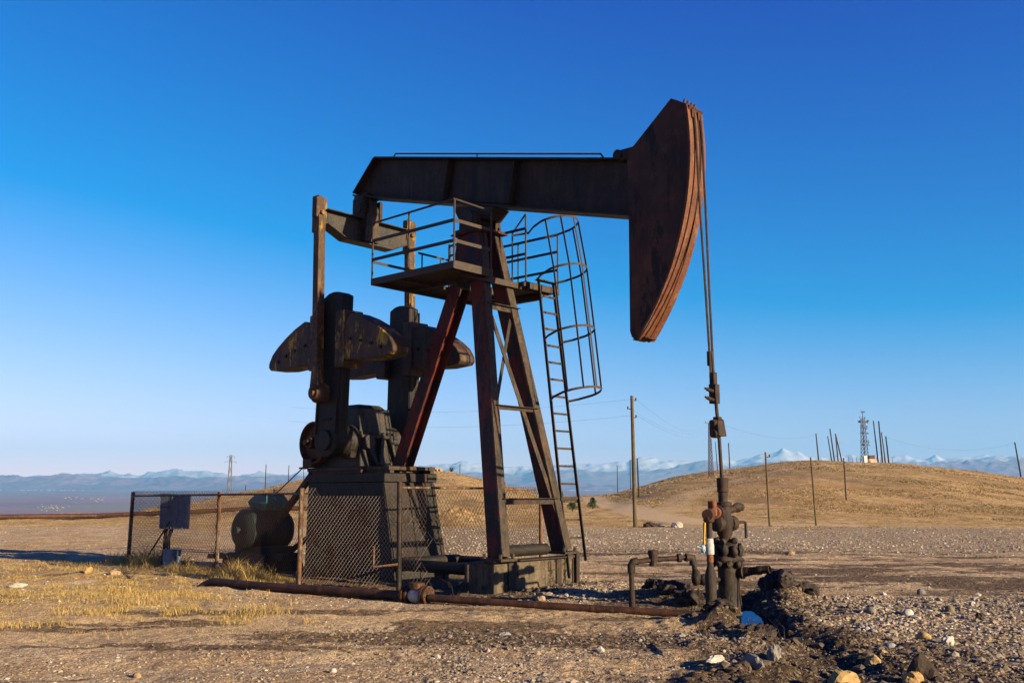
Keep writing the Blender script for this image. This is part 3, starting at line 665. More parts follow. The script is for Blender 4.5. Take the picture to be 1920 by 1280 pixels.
# equaliser and pitmans
mb = MB()
mb.box(-8.46, -8.10, -.11, .11, 7.38, 7.80); mb.box(-8.44, -8.12, -.28, -.2, 7.30, 7.72); mb.box(-8.44, -8.12, .2, .28, 7.30, 7.72)
mb.cyl((-8.28, -.30, 7.5), (-8.28, .30, 7.5), .14, 16); mb.box(-8.5, -8.06, -.2, .2, 7.74, 7.82)
part(mb, 'tail_bearing', 'beam', bevel=.008)
mb = MB()
epoly = [(-1.12, 6.98), (-.62, 6.76), (.62, 6.76), (1.12, 6.98), (1.12, 7.28), (-1.12, 7.28)]
mb.prism(epoly, (-8.28, 0, 0), (0, 1, 0), (0, 0, 1), -.015, .015)
for p, q in zip(epoly, epoly[1:] + epoly[:1]):
    if abs(p[0] - q[0]) > .1: mb.bar((-8.28, p[0], p[1]), (-8.28, q[0], q[1]), .30, .022, (0, 0, 1))
eq = part(mb, 'equaliser_beam', 'gear', bevel=.004)
mb = MB(); mb.hexa([(-8.42, -.19, 6.80), (-8.10, -.19, 6.80), (-8.10, .19, 6.80), (-8.42, .19, 6.80)], [(-8.44, -.15, 7.42), (-8.10, -.15, 7.42), (-8.10, .15, 7.42), (-8.44, .15, 7.42)])
part(mb, 'centre_clevis', 'flange', eq, bevel=.006)
for sy in (-1, 1):
    y = sy * 1.22
    mb = MB()
    mb.bar((-8.30, y, 7.15), (-8.22, y, 3.75), .17, .17, (0, 1, 0))
    mb.bar((-8.31, y, 7.1), (-8.31, y, 7.52), .15, .26, (0, 1, 0)); mb.bar((-8.35, y - .03, 6.8), (-8.35, y - .03, 7.56), .19, .10, (0, 1, 0))
    mb.cyl((-8.42, y, 7.2), (-8.18, y, 7.2), .05, 10)
    mb.hexa([(-8.31, y - .07, 6.62), (-8.21, y - .07, 6.62), (-8.21, y + .07, 6.62), (-8.31, y + .07, 6.62)], [(-8.42, y - .09, 7.1), (-8.20, y - .09, 7.1), (-8.20, y + .09, 7.1), (-8.42, y + .09, 7.1)])
    for z in (5.0, 4.6): mb.bar((-8.27, y, z), (-8.27, y, z + .03), .19, .19, (0, 1, 0))
    pm = part(mb, 'pitman_arm', 'pitman', bevel=.006)
    mb = MB(); yo = y + sy * .14
    mb.lathe([(.17, -.2), (.2, -.17), (.2, .03), (.16, .06), (.14, .12), (.08, .13), (.07, .17)], (-8.2, y, 3.55), (0, sy, 0), 22)
    mb.pxz([(-8.36, 3.6), (-8.05, 3.6), (-8.13, 4.15), (-8.29, 4.15)], min(y, y + sy * .08), max(y, y + sy * .08))
    part(mb, 'wrist_pin_bearing', 'pitman', pm)
# cranks and counterweights
def crank(sy, xt):
    mb = MB(); y0, y1 = (sy * .80, sy * 1.06) if sy > 0 else (sy * 1.06, sy * .80)
    pl = [(-8.12 + .36 * math.cos(math.radians(a)), 2.66 + .36 * math.sin(math.radians(a))) for a in range(180, 361, 15)]
    pl += [(xt + .31, 5.47), (xt + .16, 5.54), (xt, 5.56), (xt - .16, 5.54), (xt - .31, 5.47)]
    mb.pxz(pl, y0, y1)
    yy = y0 - .03 if sy < 0 else y1
    for dx in (-.33, .29):     # raised flanges along both edges
        mb.pxz([(-8.12 + dx, 2.75), (-8.12 + dx + .05, 2.75), (xt + dx + .05, 5.4), (xt + dx, 5.4)], yy, yy + .03)
    mb.box(-8.3, -7.94, yy, yy + .03, 3.02, 3.06)
    # T-slots seen on the edge towards the well
    for z0_, z1_ in ((4.35, 4.65), (5.0, 5.4)): mb.box(xt + .29, xt + .32, y0 + .04, y0 + .09, z0_, z1_)
    for y_ in (y0 + .01, y0 + .16): mb.bar((-7.75, y_ + .03, 2.8), (xt + .31, y_ + .03, 5.42), .02, .05, (0, 1, 0))
    mb.cyl((-8.12, y0 - .05, 2.63), (-8.12, y1 + .05, 2.63), .2, 18)
    return part(mb, 'crank_arm', 'crank', bevel=.012)
cwpoly = [(-.42, 4.16), (-1.46, 4.11), (-1.9, 4.14), (-1.97, 4.20), (-1.96, 4.30), (-1.85, 4.47), (-1.66, 4.62), (-1.4, 4.78), (-1.1, 4.93), (-.78, 5.05), (-.70, 5.04), (-.62, 4.98), (-.42, 4.98)]
def weight(sy, xc, sx):
    pl = [(xc + sx * (-q[0]) if sx > 0 else xc + q[0], q[1]) for q in cwpoly]
    if sx > 0: pl = [(xc - q[0], q[1]) for q in cwpoly][::-1]
    y0, y1 = (sy * 1.12, sy * .70) if sy < 0 else (sy * .70, sy * 1.12)
    mb = MB(); mb.pxz(pl, y0, y1)
    x1, x2 = sorted((xc + sx * .27, xc + sx * .56))
    mb.box(x1, x2, y0 - .025, y1 + .025, 4.02, 5.14)
    yy = y0 - .012 if sy < 0 else y0 - .012
    o = part(mb, 'counterweight', 'weight' if sy < 0 else 'weightplain', bevel=.014)
    for fx, z in ((.72, 4.55), (1.05, 4.48), (1.35, 4.40), (1.62, 4.30), (.46, 4.58)):
        mb = MB(); mb.cyl((xc + sx * fx, y0 - .03, z), (xc + sx * fx, y0 + .01, z), .035, 8)
        part(mb, 'bolt', 'dark', o)
for sy, xt in ((-1, -7.98), (1, -8.12)):
    crank(sy, xt)
    for sx in (-1, 1): weight(sy, (xt - 8.12) / 2 - .02, sx)

# gearbox on its pedestal
mb = MB()
mb.hexa([(-9.25, -.5, 2.12), (-7.72, -.5, 2.12), (-7.72, .5, 2.12), (-9.25, .5, 2.12)], [(-9.1, -.42, 2.74), (-7.86, -.42, 2.74), (-7.86, .42, 2.74), (-9.1, .42, 2.74)])
mb.hexa([(-9.05, -.42, 2.74), (-7.84, -.42, 2.74), (-7.84, .44, 2.74), (-9.05, .44, 2.74)], [(-8.9, -.38, 3.30), (-7.95, -.38, 3.30), (-7.95, .42, 3.30), (-8.9, .42, 3.30)])
mb.hexa([(-8.8, -.36, 3.30), (-7.98, -.36, 3.30), (-7.98, .34, 3.30), (-8.8, .34, 3.30)], [(-8.7, -.30, 3.38), (-8.06, -.30, 3.38), (-8.06, .26, 3.38), (-8.7, .26, 3.38)])
mb.box(-9.14, -7.76, -.50, .50, 2.69, 2.76)
gb = part(mb, 'gearbox', 'gear', bevel=.012)
for q in [(-7.80, -.42 + k * .14) for k in range(7)] + [(-9.0 + k * .16, -.46) for k in range(8)]:
    mb = MB(); mb.cyl((*q, 2.76), (*q, 2.82), .024, 6); part(mb, 'bolt', 'flange', gb)
mb = MB(); mb.lathe([(.30, 0), (.33, .03), (.33, .22), (.28, .26), (.22, .34)], (-8.12, -.42, 2.63), (0, -1, 0), 24); mb.lathe([(.30, 0), (.33, .03), (.33, .22), (.28, .26), (.22, .34)], (-8.12, .42, 2.63), (0, 1, 0), 24)
mb.hexa([(-8.3, -.62, 2.3), (-7.9, -.62, 2.3), (-7.9, -.42, 2.3), (-8.3, -.42, 2.3)], [(-8.3, -.62, 2.6), (-7.82, -.62, 2.6), (-7.82, -.42, 2.6), (-8.3, -.42, 2.6)])
part(mb, 'shaft_bearing', 'gear', gb, bevel=.01)
mb = MB()
for y0_, y1_ in ((-.34, -.12), (.1, -.04), (.3, .42)):
    mb.bar((-7.80, y0_, 2.72), (-7.66, y1_, 2.14), .09, .10, (1, 0, 0))
mb.cyl((-7.86, -.30, 2.62), (-7.68, -.30, 2.62), .14, 16); mb.cyl((-7.7, -.02, 2.14), (-7.7, -.02, 2.36), .04, 10)
part(mb, 'casting_rib', 'gear', gb, bevel=.012)
mb = MB(); mb.lathe([(.40, 0), (.44, .02), (.44, .2), (.40, .22), (.36, .1), (.12, .12), (.12, .3)], (-9.02, -.5, 2.62), (0, -1, 0), 28)
mb.cyl((-9.02, -.9, 2.62), (-9.02, .6, 2.62), .06, 12); mb.box(-9.3, -9.0, -.72, -.52, 2.12, 2.3); mb.box(-9.5, -9.3, -.66, -.56, 2.1, 2.14)
part(mb, 'brake_drum', 'rust', gb, bevel=.006)
mb = MB(); mb.box(-9.30, -6.75, -.60, .60, 2.045, 2.115)
for y in (-.52, .52): mb.box(-9.3, -6.75, y - .05, y + .05, 1.985, 2.045)
mb.box(-7.62, -7.48, -.68, -.3, 2.0, 2.13)
part(mb, 'gearbox_sole_plate', 'flange', bevel=.005)
mb = MB()
mb.hexa([(-9.16, -.70, -.15), (-6.38, -.70, -.15), (-6.38, .70, -.15), (-9.16, .70, -.15)], [(-9.16, -.66, 1.82), (-6.84, -.66, 1.82), (-6.84, .64, 1.82), (-9.16, .64, 1.82)])
mb.box(-9.16, -6.78, -.68, .68, 1.82, 1.985)
pd = part(mb, 'pedestal', 'base', bevel=.01)
fx = lambda z: -6.38 - .46 * (z + .15) / 1.97
for (y0_, y1_, z0_, z1_) in ((-.12, .02, 1.84, 1.97), (.22, .36, 1.84, 1.97)):
    mb = MB(); mb.box(-6.79, -6.77, y0_, y1_, z0_, z1_); part(mb, 'opening_shade', 'dark', pd)  # dark plate painted in for the shade inside a hole
for (y0_, y1_, z0_, z1_) in ((.06, .34, 1.3, 1.55), (.05, .30, 1.02, 1.2), (-.12, .34, .3, .55)):
    mb = MB(); mb.hexa([(fx(z0_) - .01, y0_, z0_), (fx(z0_) + .006, y0_, z0_), (fx(z0_) + .006, y1_, z0_), (fx(z0_) - .01, y1_, z0_)], [(fx(z1_) - .01, y0_, z1_), (fx(z1_) + .006, y0_, z1_), (fx(z1_) + .006, y1_, z1_), (fx(z1_) - .01, y1_, z1_)])
    part(mb, 'opening_shade', 'dark', pd)  # sloping dark plates in place of the shade in the slots
mb = MB()
for y in (-.62, -.02, .6): mb.bar((fx(1.8) + .012, y, 1.8), (fx(-.1) + .012, y, -.1), .07, .02, (1, 0, 0))
mb.bar((fx(1.1) + .02, -.62, 1.1), (fx(1.1) + .02, .6, 1.1), .02, .045); mb.bar((fx(.98) + .05, .1, .98), (fx(.98) + .05, .45, .98), .1, .03)
part(mb, 'pedestal_stiffener', 'base', pd)
# rear struts and guy bar
mb = MB(); mb.bar((-9.2, -.55, 1.98), (-10.7, -.62, .62), .11, .11); mb.bar((-9.25, -.5, .75), (-10.3, -.52, .22), .09, .09); part(mb, 'rear_strut', 'steel', bevel=.005)
mb = MB(); mb.tube([(-9.25, -.62, 2.22), (-10.6, -.5, 1.55)], .012, 6); part(mb, 'brake_cable', 'rope')
# skid pipes and the concrete block in front
mb = MB()
for y in (-.72, .72): mb.cyl((-6.4, y, .33), (-3.8, y, .33), .105, 14); mb.cyl((-4.32, y, .3), (-4.02, y, .3), .12, 14)
mb.cyl((-3.93, -.6, .64), (-3.93, .62, .64), .10, 14); mb.cyl((-6.2, -.7, .36), (-6.2, .7, .36), .1, 12)
for x in (-5.2, -4.5): mb.bar((x, -.72, .3), (x, .72, .3), .12, .16)
part(mb, 'skid_pipe', 'base')
mb = MB(); mb.box(-4.35, -3.65, -1.0, 1.0, -.2, .47)
blk = part(mb, 'footing_block', 'concrete', bevel=.015)
mb = MB()
mb.box(-3.86, -3.60, -1.05, 1.06, .49, .515); mb.box(-3.86, -3.62, -1.04, -.62, .473, .49)
for y, w_ in ((-.60, .09), (.62, .07), (1.05, .06)): mb.box(-3.645, -3.62, y - w_, y + w_, -.15, .47)
mb.box(-3.64, -3.56, 1.03, 1.12, -.15, .56); mb.tube([(-3.61, .36, .47), (-3.61, .36, .30), (-3.61, .9, .34), (-3.61, .9, .47)], .012, 6)
mb.cyl((-4.15, -1.12, -.1), (-4.15, -1.12, .45), .03, 10)
part(mb, 'steel_strap', 'steel', blk, bevel=.004)

# work platform
ZP = 5.50
fl = MB()
fl.box(-6.35, -4.20, -1.45, -.50, ZP - .02, ZP); fl.box(-6.35, -5.75, -.498, 1.45, ZP - .024, ZP - .004); fl.box(-5.748, -4.30, .52, 1.45, ZP - .02, ZP)
pf = part(fl, 'platform_floor', 'steel')
mb = MB()
mb.box(-6.36, -4.19, -1.465, -1.445, ZP - .10, ZP + .02); mb.box(-4.21, -4.19, -1.445, -.48, ZP - .11, ZP + .03)
mb.box(-6.37, -6.35, -1.445, 1.46, ZP - .10, ZP + .02); mb.box(-6.35, -4.28, 1.445, 1.465, ZP - .10, ZP + .02)
mb.box(-4.46, -4.43, -1.05, 1.30, ZP - .135, ZP - .03)
mb.bar((-6.35, -.50, ZP - .06), (-4.22, -.50, ZP - .06), .05, .07); mb.bar((-6.35, .50, ZP - .06), (-4.3, .50, ZP - .06), .05, .07)
mb.bar((-5.72, -1.44, ZP - .05), (-5.72, 1.44, ZP - .05), .06, .06); mb.bar((-4.40, -1.40, ZP - .05), (-4.40, -.52, ZP - .05), .03, .06)
mb.box(-4.30, -4.24, .58, 1.44, ZP - .14, ZP - .025); mb.bar((-4.5, 1.2, ZP - .18), (-5.7, 1.2, ZP - .18), .08, .10)
mb.bar((-5.05, -.55, ZP - .12), (-5.05, .95, ZP - .12), .07, .12)
part(mb, 'platform_frame', 'rail', pf)
def rail(p, q, h=.05): mb.bar(p, q, .012, h)
mb = MB()     # railing of the near side
R_ = .013
for z in (.38, .74): rail((-6.35, -1.445, ZP + z), (-4.2, -1.445, ZP + z), .06)
mb.tube([(-6.35, -1.445, ZP), (-6.35, -1.445, ZP + 1.02), (-6.30, -1.445, ZP + 1.08), (-4.2, -1.445, ZP + 1.11)], .02, 6)
for x in (-5.36, -4.2): mb.cyl((x, -1.445, ZP), (x, -1.445, ZP + 1.1), .019, 6)
for z in (.38, .74): rail((-4.2, -1.44, ZP + z), (-4.2, -.55, ZP + z), .06)
mb.cyl((-4.2, -1.44, ZP + 1.11), (-4.2, -.55, ZP + 1.09), .017, 6); mb.cyl((-4.2, -.52, ZP - .1), (-4.2, -.52, ZP + 1.1), .017, 6)
rail((-6.35, -1.44, ZP + .34), (-6.35, .3, ZP + .34), .05); rail((-6.35, -.3, ZP + .72), (-6.35, .9, ZP + .72), .04)
for y in (-.2, .3): mb.cyl((-6.35, y, ZP), (-6.35, y, ZP + .74), .015, 6)
part(mb, 'platform_railing', 'rail', pf)
mb = MB()     # railing of the far side, by the ladder
for z, x0 in ((1.06, -6.35), (.72, -6.35), (.36, -6.35)): rail((x0, 1.44, ZP + z), (-4.28, 1.44, ZP + z), .05)
for x in (-6.35, -5.3, -4.28): mb.cyl((x, 1.44, ZP), (x, 1.44, ZP + 1.08), .016, 6)
for z in (1.04, .55): rail((-5.6, .62, ZP + z), (-4.38, .62, ZP + z), .05)
for x in (-5.1, -4.72): mb.cyl((x, .62, ZP), (x, .62, ZP + 1.04), .015, 6)
mb.cyl((-4.38, .62, ZP), (-4.38, .62, ZP + 1.30), .018, 6); mb.cyl((-4.72, .62, ZP + 1.0), (-4.38, .62, ZP + 1.32), .016, 6)
for z in (.8, 1.0): rail((-6.3, .5, ZP + z), (-5.2, .5, ZP + z), .04)
mb.bar((-6.3, .5, ZP), (-6.3, .5, ZP + 1.03), .04, .04); mb.bar((-6.3, .95, ZP), (-6.3, .95, ZP + 1.0), .04, .04); rail((-6.3, .5, ZP + 1.02), (-6.3, .95, ZP + 1.0), .04)
part(mb, 'platform_railing', 'rail', pf)

# caged ladder
LT = [Vector((-4.24, .82, ZP + .06)), Vector((-4.24, 1.25, ZP + .06))]; LB = [Vector((-3.56, .82, .14)), Vector((-3.54, 1.27, .42))]
mb = MB()
for p, q in zip(LT, LB): mb.bar(p, q, .055, .022, (0, 1, 0))
mb.bar(LT[0] + Vector((0, -.03, 0)), LT[1] + Vector((0, .05, 0)), .12, .02)
lad = part(mb, 'ladder', 'steel')
for k in range(16):
    q = .055 + .0585 * k
    p0 = LT[0].lerp(LB[0], q); p1 = LT[1].lerp(Vector((LB[0].x, LB[1].y, LB[0].z)), q)
    mb = MB(); mb.bar(p0, p1, .02, .038); part(mb, 'rung', 'flange', lad)
mb = MB(); cy = 1.035
def lx(z): return -4.24 + .68 * (ZP + .06 - z) / (ZP - .08)
def hoop(z, x0, rr_=.42, dep=.90, closed=False):
    pts = [(x0, cy - .24, z - (0 if not closed else -.02)), (x0 + .22, cy - rr_ * .86, z)]
    pts += [(x0 + .46 + (dep - .46) * math.sin(a), cy - rr_ * math.cos(a), z) for a in np.linspace(0, math.pi, 15)]
    pts += [(x0 + .22, cy + rr_ * .86, z), (x0, cy + .24, z)]
    pts = [(p[0], p[1], p[2] + .22 * (p[0] - x0 - .45)) for p in pts]
    for a, b in zip(pts[:-1], pts[1:]): mb.bar(a, b, .01, .042)
    return pts
HZ = [(6.60, -4.46), (5.66, lx(5.6) - .02), (4.50, lx(4.5)), (3.38, lx(3.38))]
hp = [hoop(z, x) for z, x in HZ]
for idx in (3, 6, 9, 12, 15):
    pts = [h_[idx] for h_ in hp]
    for a, b in zip(pts[:-1], pts[1:]): mb.bar(a, b, .034, .010, (1, 0, 0) if idx in (9,) else (0, 1, 0))
mb.bar((-4.46, cy - .24, 6.50), (-4.72, .62, 6.46), .012, .04)
part(mb, 'safety_cage', 'rail', lad)
mb = MB()
for p, q in (((-3.86, .85, 1.5), (-3.70, .82, 1.5)), ((-3.84, .95, 1.52), (-3.72, 1.27, 1.52))): mb.bar(p, q, .06, .05)
mb.bar((-3.95, .75, 1.48), (-3.72, 1.3, 1.50), .05, .05)
part(mb, 'ladder_bracket', 'steel', lad)

# ------------------------------------------------------------------ well head, rods and pipes (same axes as the unit)
def wpart(mb, name, mat, parent, off, bevel=0, label=None):
    o = mb.build(name, M[mat], parent, off, bevel)
    if label: o['label'] = label
    return o
wh = empty('wellhead', loc(.04, 0), RZ, label='oil caked wellhead with tee, stuffing box and side outlet beside the puddle', cat='wellhead')
WO = (.04, 0, 0)
mb = MB(); mb.lathe([(.165, -.3), (.16, .1), (.15, .3), (.155, .56), (.15, .62)], (.05, 0, 0), n=22)
wpart(mb, 'casing', 'mud', wh, WO)
mb = MB()
mb.lump((.03, 0, .66), (.22, .22, .12), 3, 3, .16, 2.2); mb.lump((.02, 0, .83), (.19, .19, .09), 5, 3, .16, 2.4)
for k in range(9):
    a = k * .7 + .2
    mb.lump((.03 + .2 * math.cos(a), .2 * math.sin(a), .78 + .02 * (k % 2)), (.055, .055, .09), 20 + k, 2, .25)
    mb.lump((.03 + .21 * math.cos(a + .3), .21 * math.sin(a + .3), .60), (.05, .05, .06), 40 + k, 2, .25)
for k in range(6): mb.lump((.02 + .14 * math.cos(k), .14 * math.sin(k), .92), (.05, .05, .05), 60 + k, 2, .25)
wpart(mb, 'flange_stack', 'mud', wh, WO)
mb = MB(); mb.lathe([(.09, .9), (.085, .98), (.11, 1.02), (.115, 1.1), (.13, 1.14), (.13, 1.24), (.10, 1.3), (.10, 1.42), (.115, 1.43), (.115, 1.47), (.075, 1.48)], (.01, 0, 0), n=18)
mb.cyl((.01, -.24, 1.17), (.01, .24, 1.17), .075, 14)
for sy in (-1, 1): mb.lathe([(.075, 0), (.11, .01), (.12, .06), (.11, .13), (.08, .15)], (.01, sy * .12, 1.17), (0, sy, 0), 10)
mb.cyl((.01, .1, 1.36), (.02, .50, 1.40), .055, 12); mb.lump((.02, .36, 1.39), (.08, .14, .075), 71, 2, .2)
mb.cyl((.0, -.05, 1.33), (.2, -.62, 1.34), .075, 14); mb.cyl((.12, -.38, 1.34), (.15, -.46, 1.34), .1, 14)
wpart(mb, 'tee_body', 'oilrust', wh, WO)
mb = MB(); mb.tube([(.01, .28, 1.17), (.02, .56, 1.18), (.02, .60, 1.17), (.02, .61, 1.12), (.02, .61, .94)], .022, 8)
wpart(mb, 'ram_handle', 'oilrust', wh, WO)
mb = MB(); mb.lathe([(.07, 1.46), (.07, 1.62), (.085, 1.63), (.085, 1.66), (.078, 1.68), (.085, 1.7), (.085, 1.83), (.03, 1.835)], (.0, 0, 0), n=16)
wpart(mb, 'stuffing_box', 'oilrust', wh, WO)
mb = MB(); mb.cyl((.12, .02, .46), (.34, .06, .50), .07, 14); mb.lathe([(.09, 0), (.095, .05), (.07, .06)], (.22, .04, .48), (1, .15, .12), 14)
mb.lathe([(.06, 0), (.055, .12), (.062, .13), (.062, .2), (.056, .21), (.056, .32), (.047, .325), (.045, .26)], (.34, .06, .50), (1, .12, .14), 16)
mb.tube([(.22, .0, .44), (.23, -.02, .2), (.26, -.03, .02)], .012, 6)
wpart(mb, 'side_outlet', 'oilrust', wh, WO)

pr = empty('polished_rod', loc(-.02, 0, 1.8), RZ, label='slim rod with carrier clamps hanging from the horse head above the wellhead', cat='rod')
PO = (-.02, 0, 1.8)
mb = MB(); mb.tube([(-.0, 0, 1.6), (-.03, 0, 2.4), (-.075, 0, 3.1), (-.12, 0, 3.72)], .027, 10); wpart(mb, 'rod', 'steel', pr, PO)
mb = MB(); mb.hexa([(-.13, -.11, 2.44), (.03, -.11, 2.44), (.05, .09, 2.44), (-.11, .09, 2.44)], [(-.14, -.09, 2.68), (.01, -.09, 2.68), (.01, .09, 2.68), (-.12, .09, 2.68)])
mb.cyl((-.05, -.16, 2.63), (-.05, .12, 2.66), .05, 10); mb.cyl((-.05, -.14, 2.47), (-.05, -.02, 2.47), .06, 10); mb.box(-.1, .0, -.05, .05, 2.68, 2.73)
wpart(mb, 'carrier_bar', 'oilrust', pr, PO, .008)
mb = MB(); mb.box(-.15, -.03, -.06, .06, 2.93, 3.22); mb.box(-.14, -.06, -.05, .05, 3.2, 3.4)
for z in (3.0, 3.13):
    mb.cyl((-.08, -.22, z), (-.08, -.06, z - .02), .03, 8); mb.cyl((-.08, -.28, z + .01), (-.08, -.2, z), .018, 8); mb.cyl((-.08, .05, z), (-.08, .11, z), .025, 8)
for z in (3.25, 3.34): mb.cyl((-.1, -.02, z), (-.1, .09, z), .02, 8)
wpart(mb, 'rod_clamp', 'oilrust', pr, PO, .006)
mb = MB(); mb.box(-.165, -.12, -.06, -.02, 3.5, 3.72); wpart(mb, 'rope_socket', 'steel', pr, PO, .004)

sp = empty('standpipe', loc(.5, -1.25), RZ, label='upright muddy standpipe with white coupling and yellow lever before the wellhead', cat='pipe')
SO = (.5, -1.25, 0)
mb = MB(); mb.lathe([(.075, -.15), (.075, .3), (.078, .5), (.07, .56), (.045, .64), (.04, .70), (.04, 1.26)], (.5, -1.25, 0), n=18); wpart(mb, 'pipe_body', 'mud', sp, SO)
mb = MB(); mb.cyl((.5, -1.25, .70), (.5, -1.25, .80), .045, 14); wpart(mb, 'rusty_collar', 'rust2', sp, SO)
mb = MB(); mb.lathe([(.05, .80), (.058, .805), (.058, .93), (.052, .94), (.052, 1.0), (.042, 1.01)], (.5, -1.25, 0), n=16); wpart(mb, 'coupling', 'white', sp, SO)
mb = MB(); mb.lump((.44, -1.31, .88), (.035, .04, .06), 5, 2, .2); mb.cyl((.44, -1.33, .88), (.38, -1.37, .9), .016, 8); mb.box(.41, .46, -1.33, -1.27, .82, .9); wpart(mb, 'valve_stem', 'blue', sp, SO)
mb = MB(); mb.hexa([(.445, -1.325, .98), (.47, -1.335, .98), (.475, -1.32, .98), (.45, -1.31, .98)], [(.46, -1.345, 1.22), (.50, -1.355, 1.22), (.505, -1.34, 1.22), (.465, -1.33, 1.22)]); mb.box(.445, .475, -1.335, -1.31, .93, .985); wpart(mb, 'valve_lever', 'yellow', sp, SO, .004)
mb = MB(); mb.lathe([(.06, 0), (.075, .02), (.075, .07), (.055, .09)], (.5, -1.25, 1.22), n=14); mb.tube([(.5, -1.25, 1.25), (.49, -1.23, 1.32), (.44, -1.1, 1.34), (.2, -.5, 1.34)], .058, 12)
mb.cyl((.52, -1.32, 1.32), (.47, -1.17, 1.33), .075, 14)
wpart(mb, 'elbow', 'rust', sp, SO)
mb = MB(); mb.cyl((.40, -.98, 1.3), (.40, -.98, 1.5), .062, 12); mb.cyl((.37, -.9, 1.34), (.3, -.74, 1.34), .085, 12); mb.cyl((.46, -1.06, 1.42), (.46, -1.06, 1.5), .04, 10); wpart(mb, 'union_nut', 'rust2', sp, SO)

lp = empty('side_line', loc(-.74, -1.3), RZ, label='thin rusty bypass line rising from the ground left of the wellhead', cat='pipe')
LO = (-.74, -1.3, 0)
mb = MB(); mb.tube([(-.74, -1.3, -.15), (-.74, -1.3, .56), (-.735, -1.29, .62), (-.71, -1.25, .655), (-.42, -.8, .69), (-.27, -.56, .70), (-.23, -.5, .67), (-.22, -.49, .60), (-.21, -.47, .40), (-.18, -.42, .36), (.0, -.1, .38)], .036, 12)
mb.cyl((-.74, -1.3, -.1), (-.74, -1.3, .26), .045, 12)
wpart(mb, 'line_pipe', 'oilrust', lp, LO)
mb = MB(); mb.tube([(-.74, -1.3, .5), (-.74, -1.3, .60), (-.725, -1.275, .65), (-.69, -1.22, .662)], .056, 12); wpart(mb, 'line_fitting', 'mud', lp, LO)
mb = MB(); mb.cyl((-.36, -.7, .695), (-.33, -.66, .696), .062, 12); wpart(mb, 'line_fitting', 'mud', lp, LO)
mb = MB(); mb.tube([(-.29, -.6, .70), (-.235, -.51, .69), (-.225, -.495, .6)], .058, 12); mb.lump((-.21, -.47, .42), (.07, .07, .13), 8, 2, .2); mb.lump((-.15, -.37, .38), (.09, .09, .08), 9, 2, .25)
wpart(mb, 'line_fitting', 'mud', lp, LO)
mb = MB(); mb.lathe([(.06, -.10), (.055, -.06), (.06, .05), (.075, .055), (.075, .12), (.06, .125)], (-.56, -1.02, .685), n=16); wpart(mb, 'check_valve', 'oilrust', lp, LO)

fl_pts = [(-5.29, 17.76), (-4.25, 16.9), (-3.05, 16.15), (-1.63, 15.3)]
fe = empty('flow_line', (-1.5, 15.1, 0), 0, label='long rusty flow line lying on the ground before the fence', cat='pipe')
FO = (-1.5, 15.1, 0)
mb = MB(); mb.tube([(-5.6, 17.9, -.12), (-5.42, 17.83, .0), (-5.25, 17.74, .075)] + [(x, y, .08) for x, y in fl_pts[1:]], .072, 14); wpart(mb, 'wide_pipe', 'rust', fe, FO)
mb = MB(); q = [(-1.22, 14.95), (-.2, 14.45), (.9, 14.02), (1.9, 13.66), (2.55, 13.42)]; mb.tube([(x, y, .085 - .02 * k) for k, (x, y) in enumerate(q)], .055, 12); wpart(mb, 'narrow_pipe', 'rust', fe, FO)
dv = Vector((.82, -.46, 0)).normalized(); c0 = Vector((-1.42, 15.12, .10))
mb = MB()
for d_, r_ in ((-.22, .13), (-.15, .12), (.14, .15), (.20, .15)): mb.cyl(c0 + dv * (d_ - .022), c0 + dv * (d_ + .022), r_, 22)
for k in range(8):
    a = k * math.pi / 4; e1 = dv.cross(Vector((0, 0, 1))); off_ = e1 * math.cos(a) * .115 + Vector((0, 0, 1)) * math.sin(a) * .115
    mb.cyl(c0 + dv * .10 + off_, c0 + dv * .235 + off_, .014, 6)
mb.cyl(c0 + Vector((0, 0, .1)), c0 + Vector((0, 0, .19)), .12, 12)
wpart(mb, 'valve_flange', 'rust', fe, FO, .004)
mb = MB(); mb.lathe([(.06, -.14), (.10, -.08), (.115, 0), (.10, .08), (.06, .12)], c0, dv, 18); wpart(mb, 'valve_ball', 'white', fe, FO)
mb = MB(); rp = [(-44, 58), (-31, 61.5), (-27.4, 66), (-22, 66.5), (-16, 66.9), (-9, 67.5)]
mb.tube([(x, y, ground_z(x, y) + .22) for x, y in rp], .16, 10)
for x, y in ((-31, 61.5), (-24.5, 66.3), (-18, 66.8), (-12, 67.2)): mb.bar((x - .3, y, ground_z(x, y) + .02), (x + .3, y, ground_z(x, y) + .02), .25, .2)
tag(mb.build('pipeline', M['rust'], None), 'long thin rust brown pipeline along the far left edge of the plateau', 'pipe')

# ------------------------------------------------------------------ chain link fences
def chainlink(mb, P0, P1, zb, zt, keep=None, pitch=.074, wire=.0052, sag=.03, seed=0):
    """straight crossing wires woven as diamonds between two ground points"""
    P0, P1 = Vector((*P0, 0)), Vector((*P1, 0)); L = (P1 - P0).length; d = (P1 - P0) / L; nrm = d.cross(Vector((0, 0, 1)))
    H = zt - zb; rise = 1.22
    for fam in (1, -1):
        k = -int(H / rise / pitch) - 2
        while k * pitch < L + H / rise + .1:
            s0 = k * pitch if fam > 0 else k * pitch
            pts = []
            for j in range(13):
                z = zb + H * j / 12; s = s0 + fam * (z - zb) / rise
                ok = 0 <= s <= L and (keep is None or keep(s, z))
                if ok:
                    o_ = sag * float(fbm(np.array([s * .9 + seed]), np.array([z * 1.1]), 2, 3)[0]) + .002 * fam
                    q = P0 + d * s + nrm * o_; pts.append((q.x, q.y, z))
                else:
                    if len(pts) > 1: mb.tube(pts, wire / 2, 3, False)
                    pts = []
            if len(pts) > 1: mb.tube(pts, wire / 2, 3, False)
            k += 1
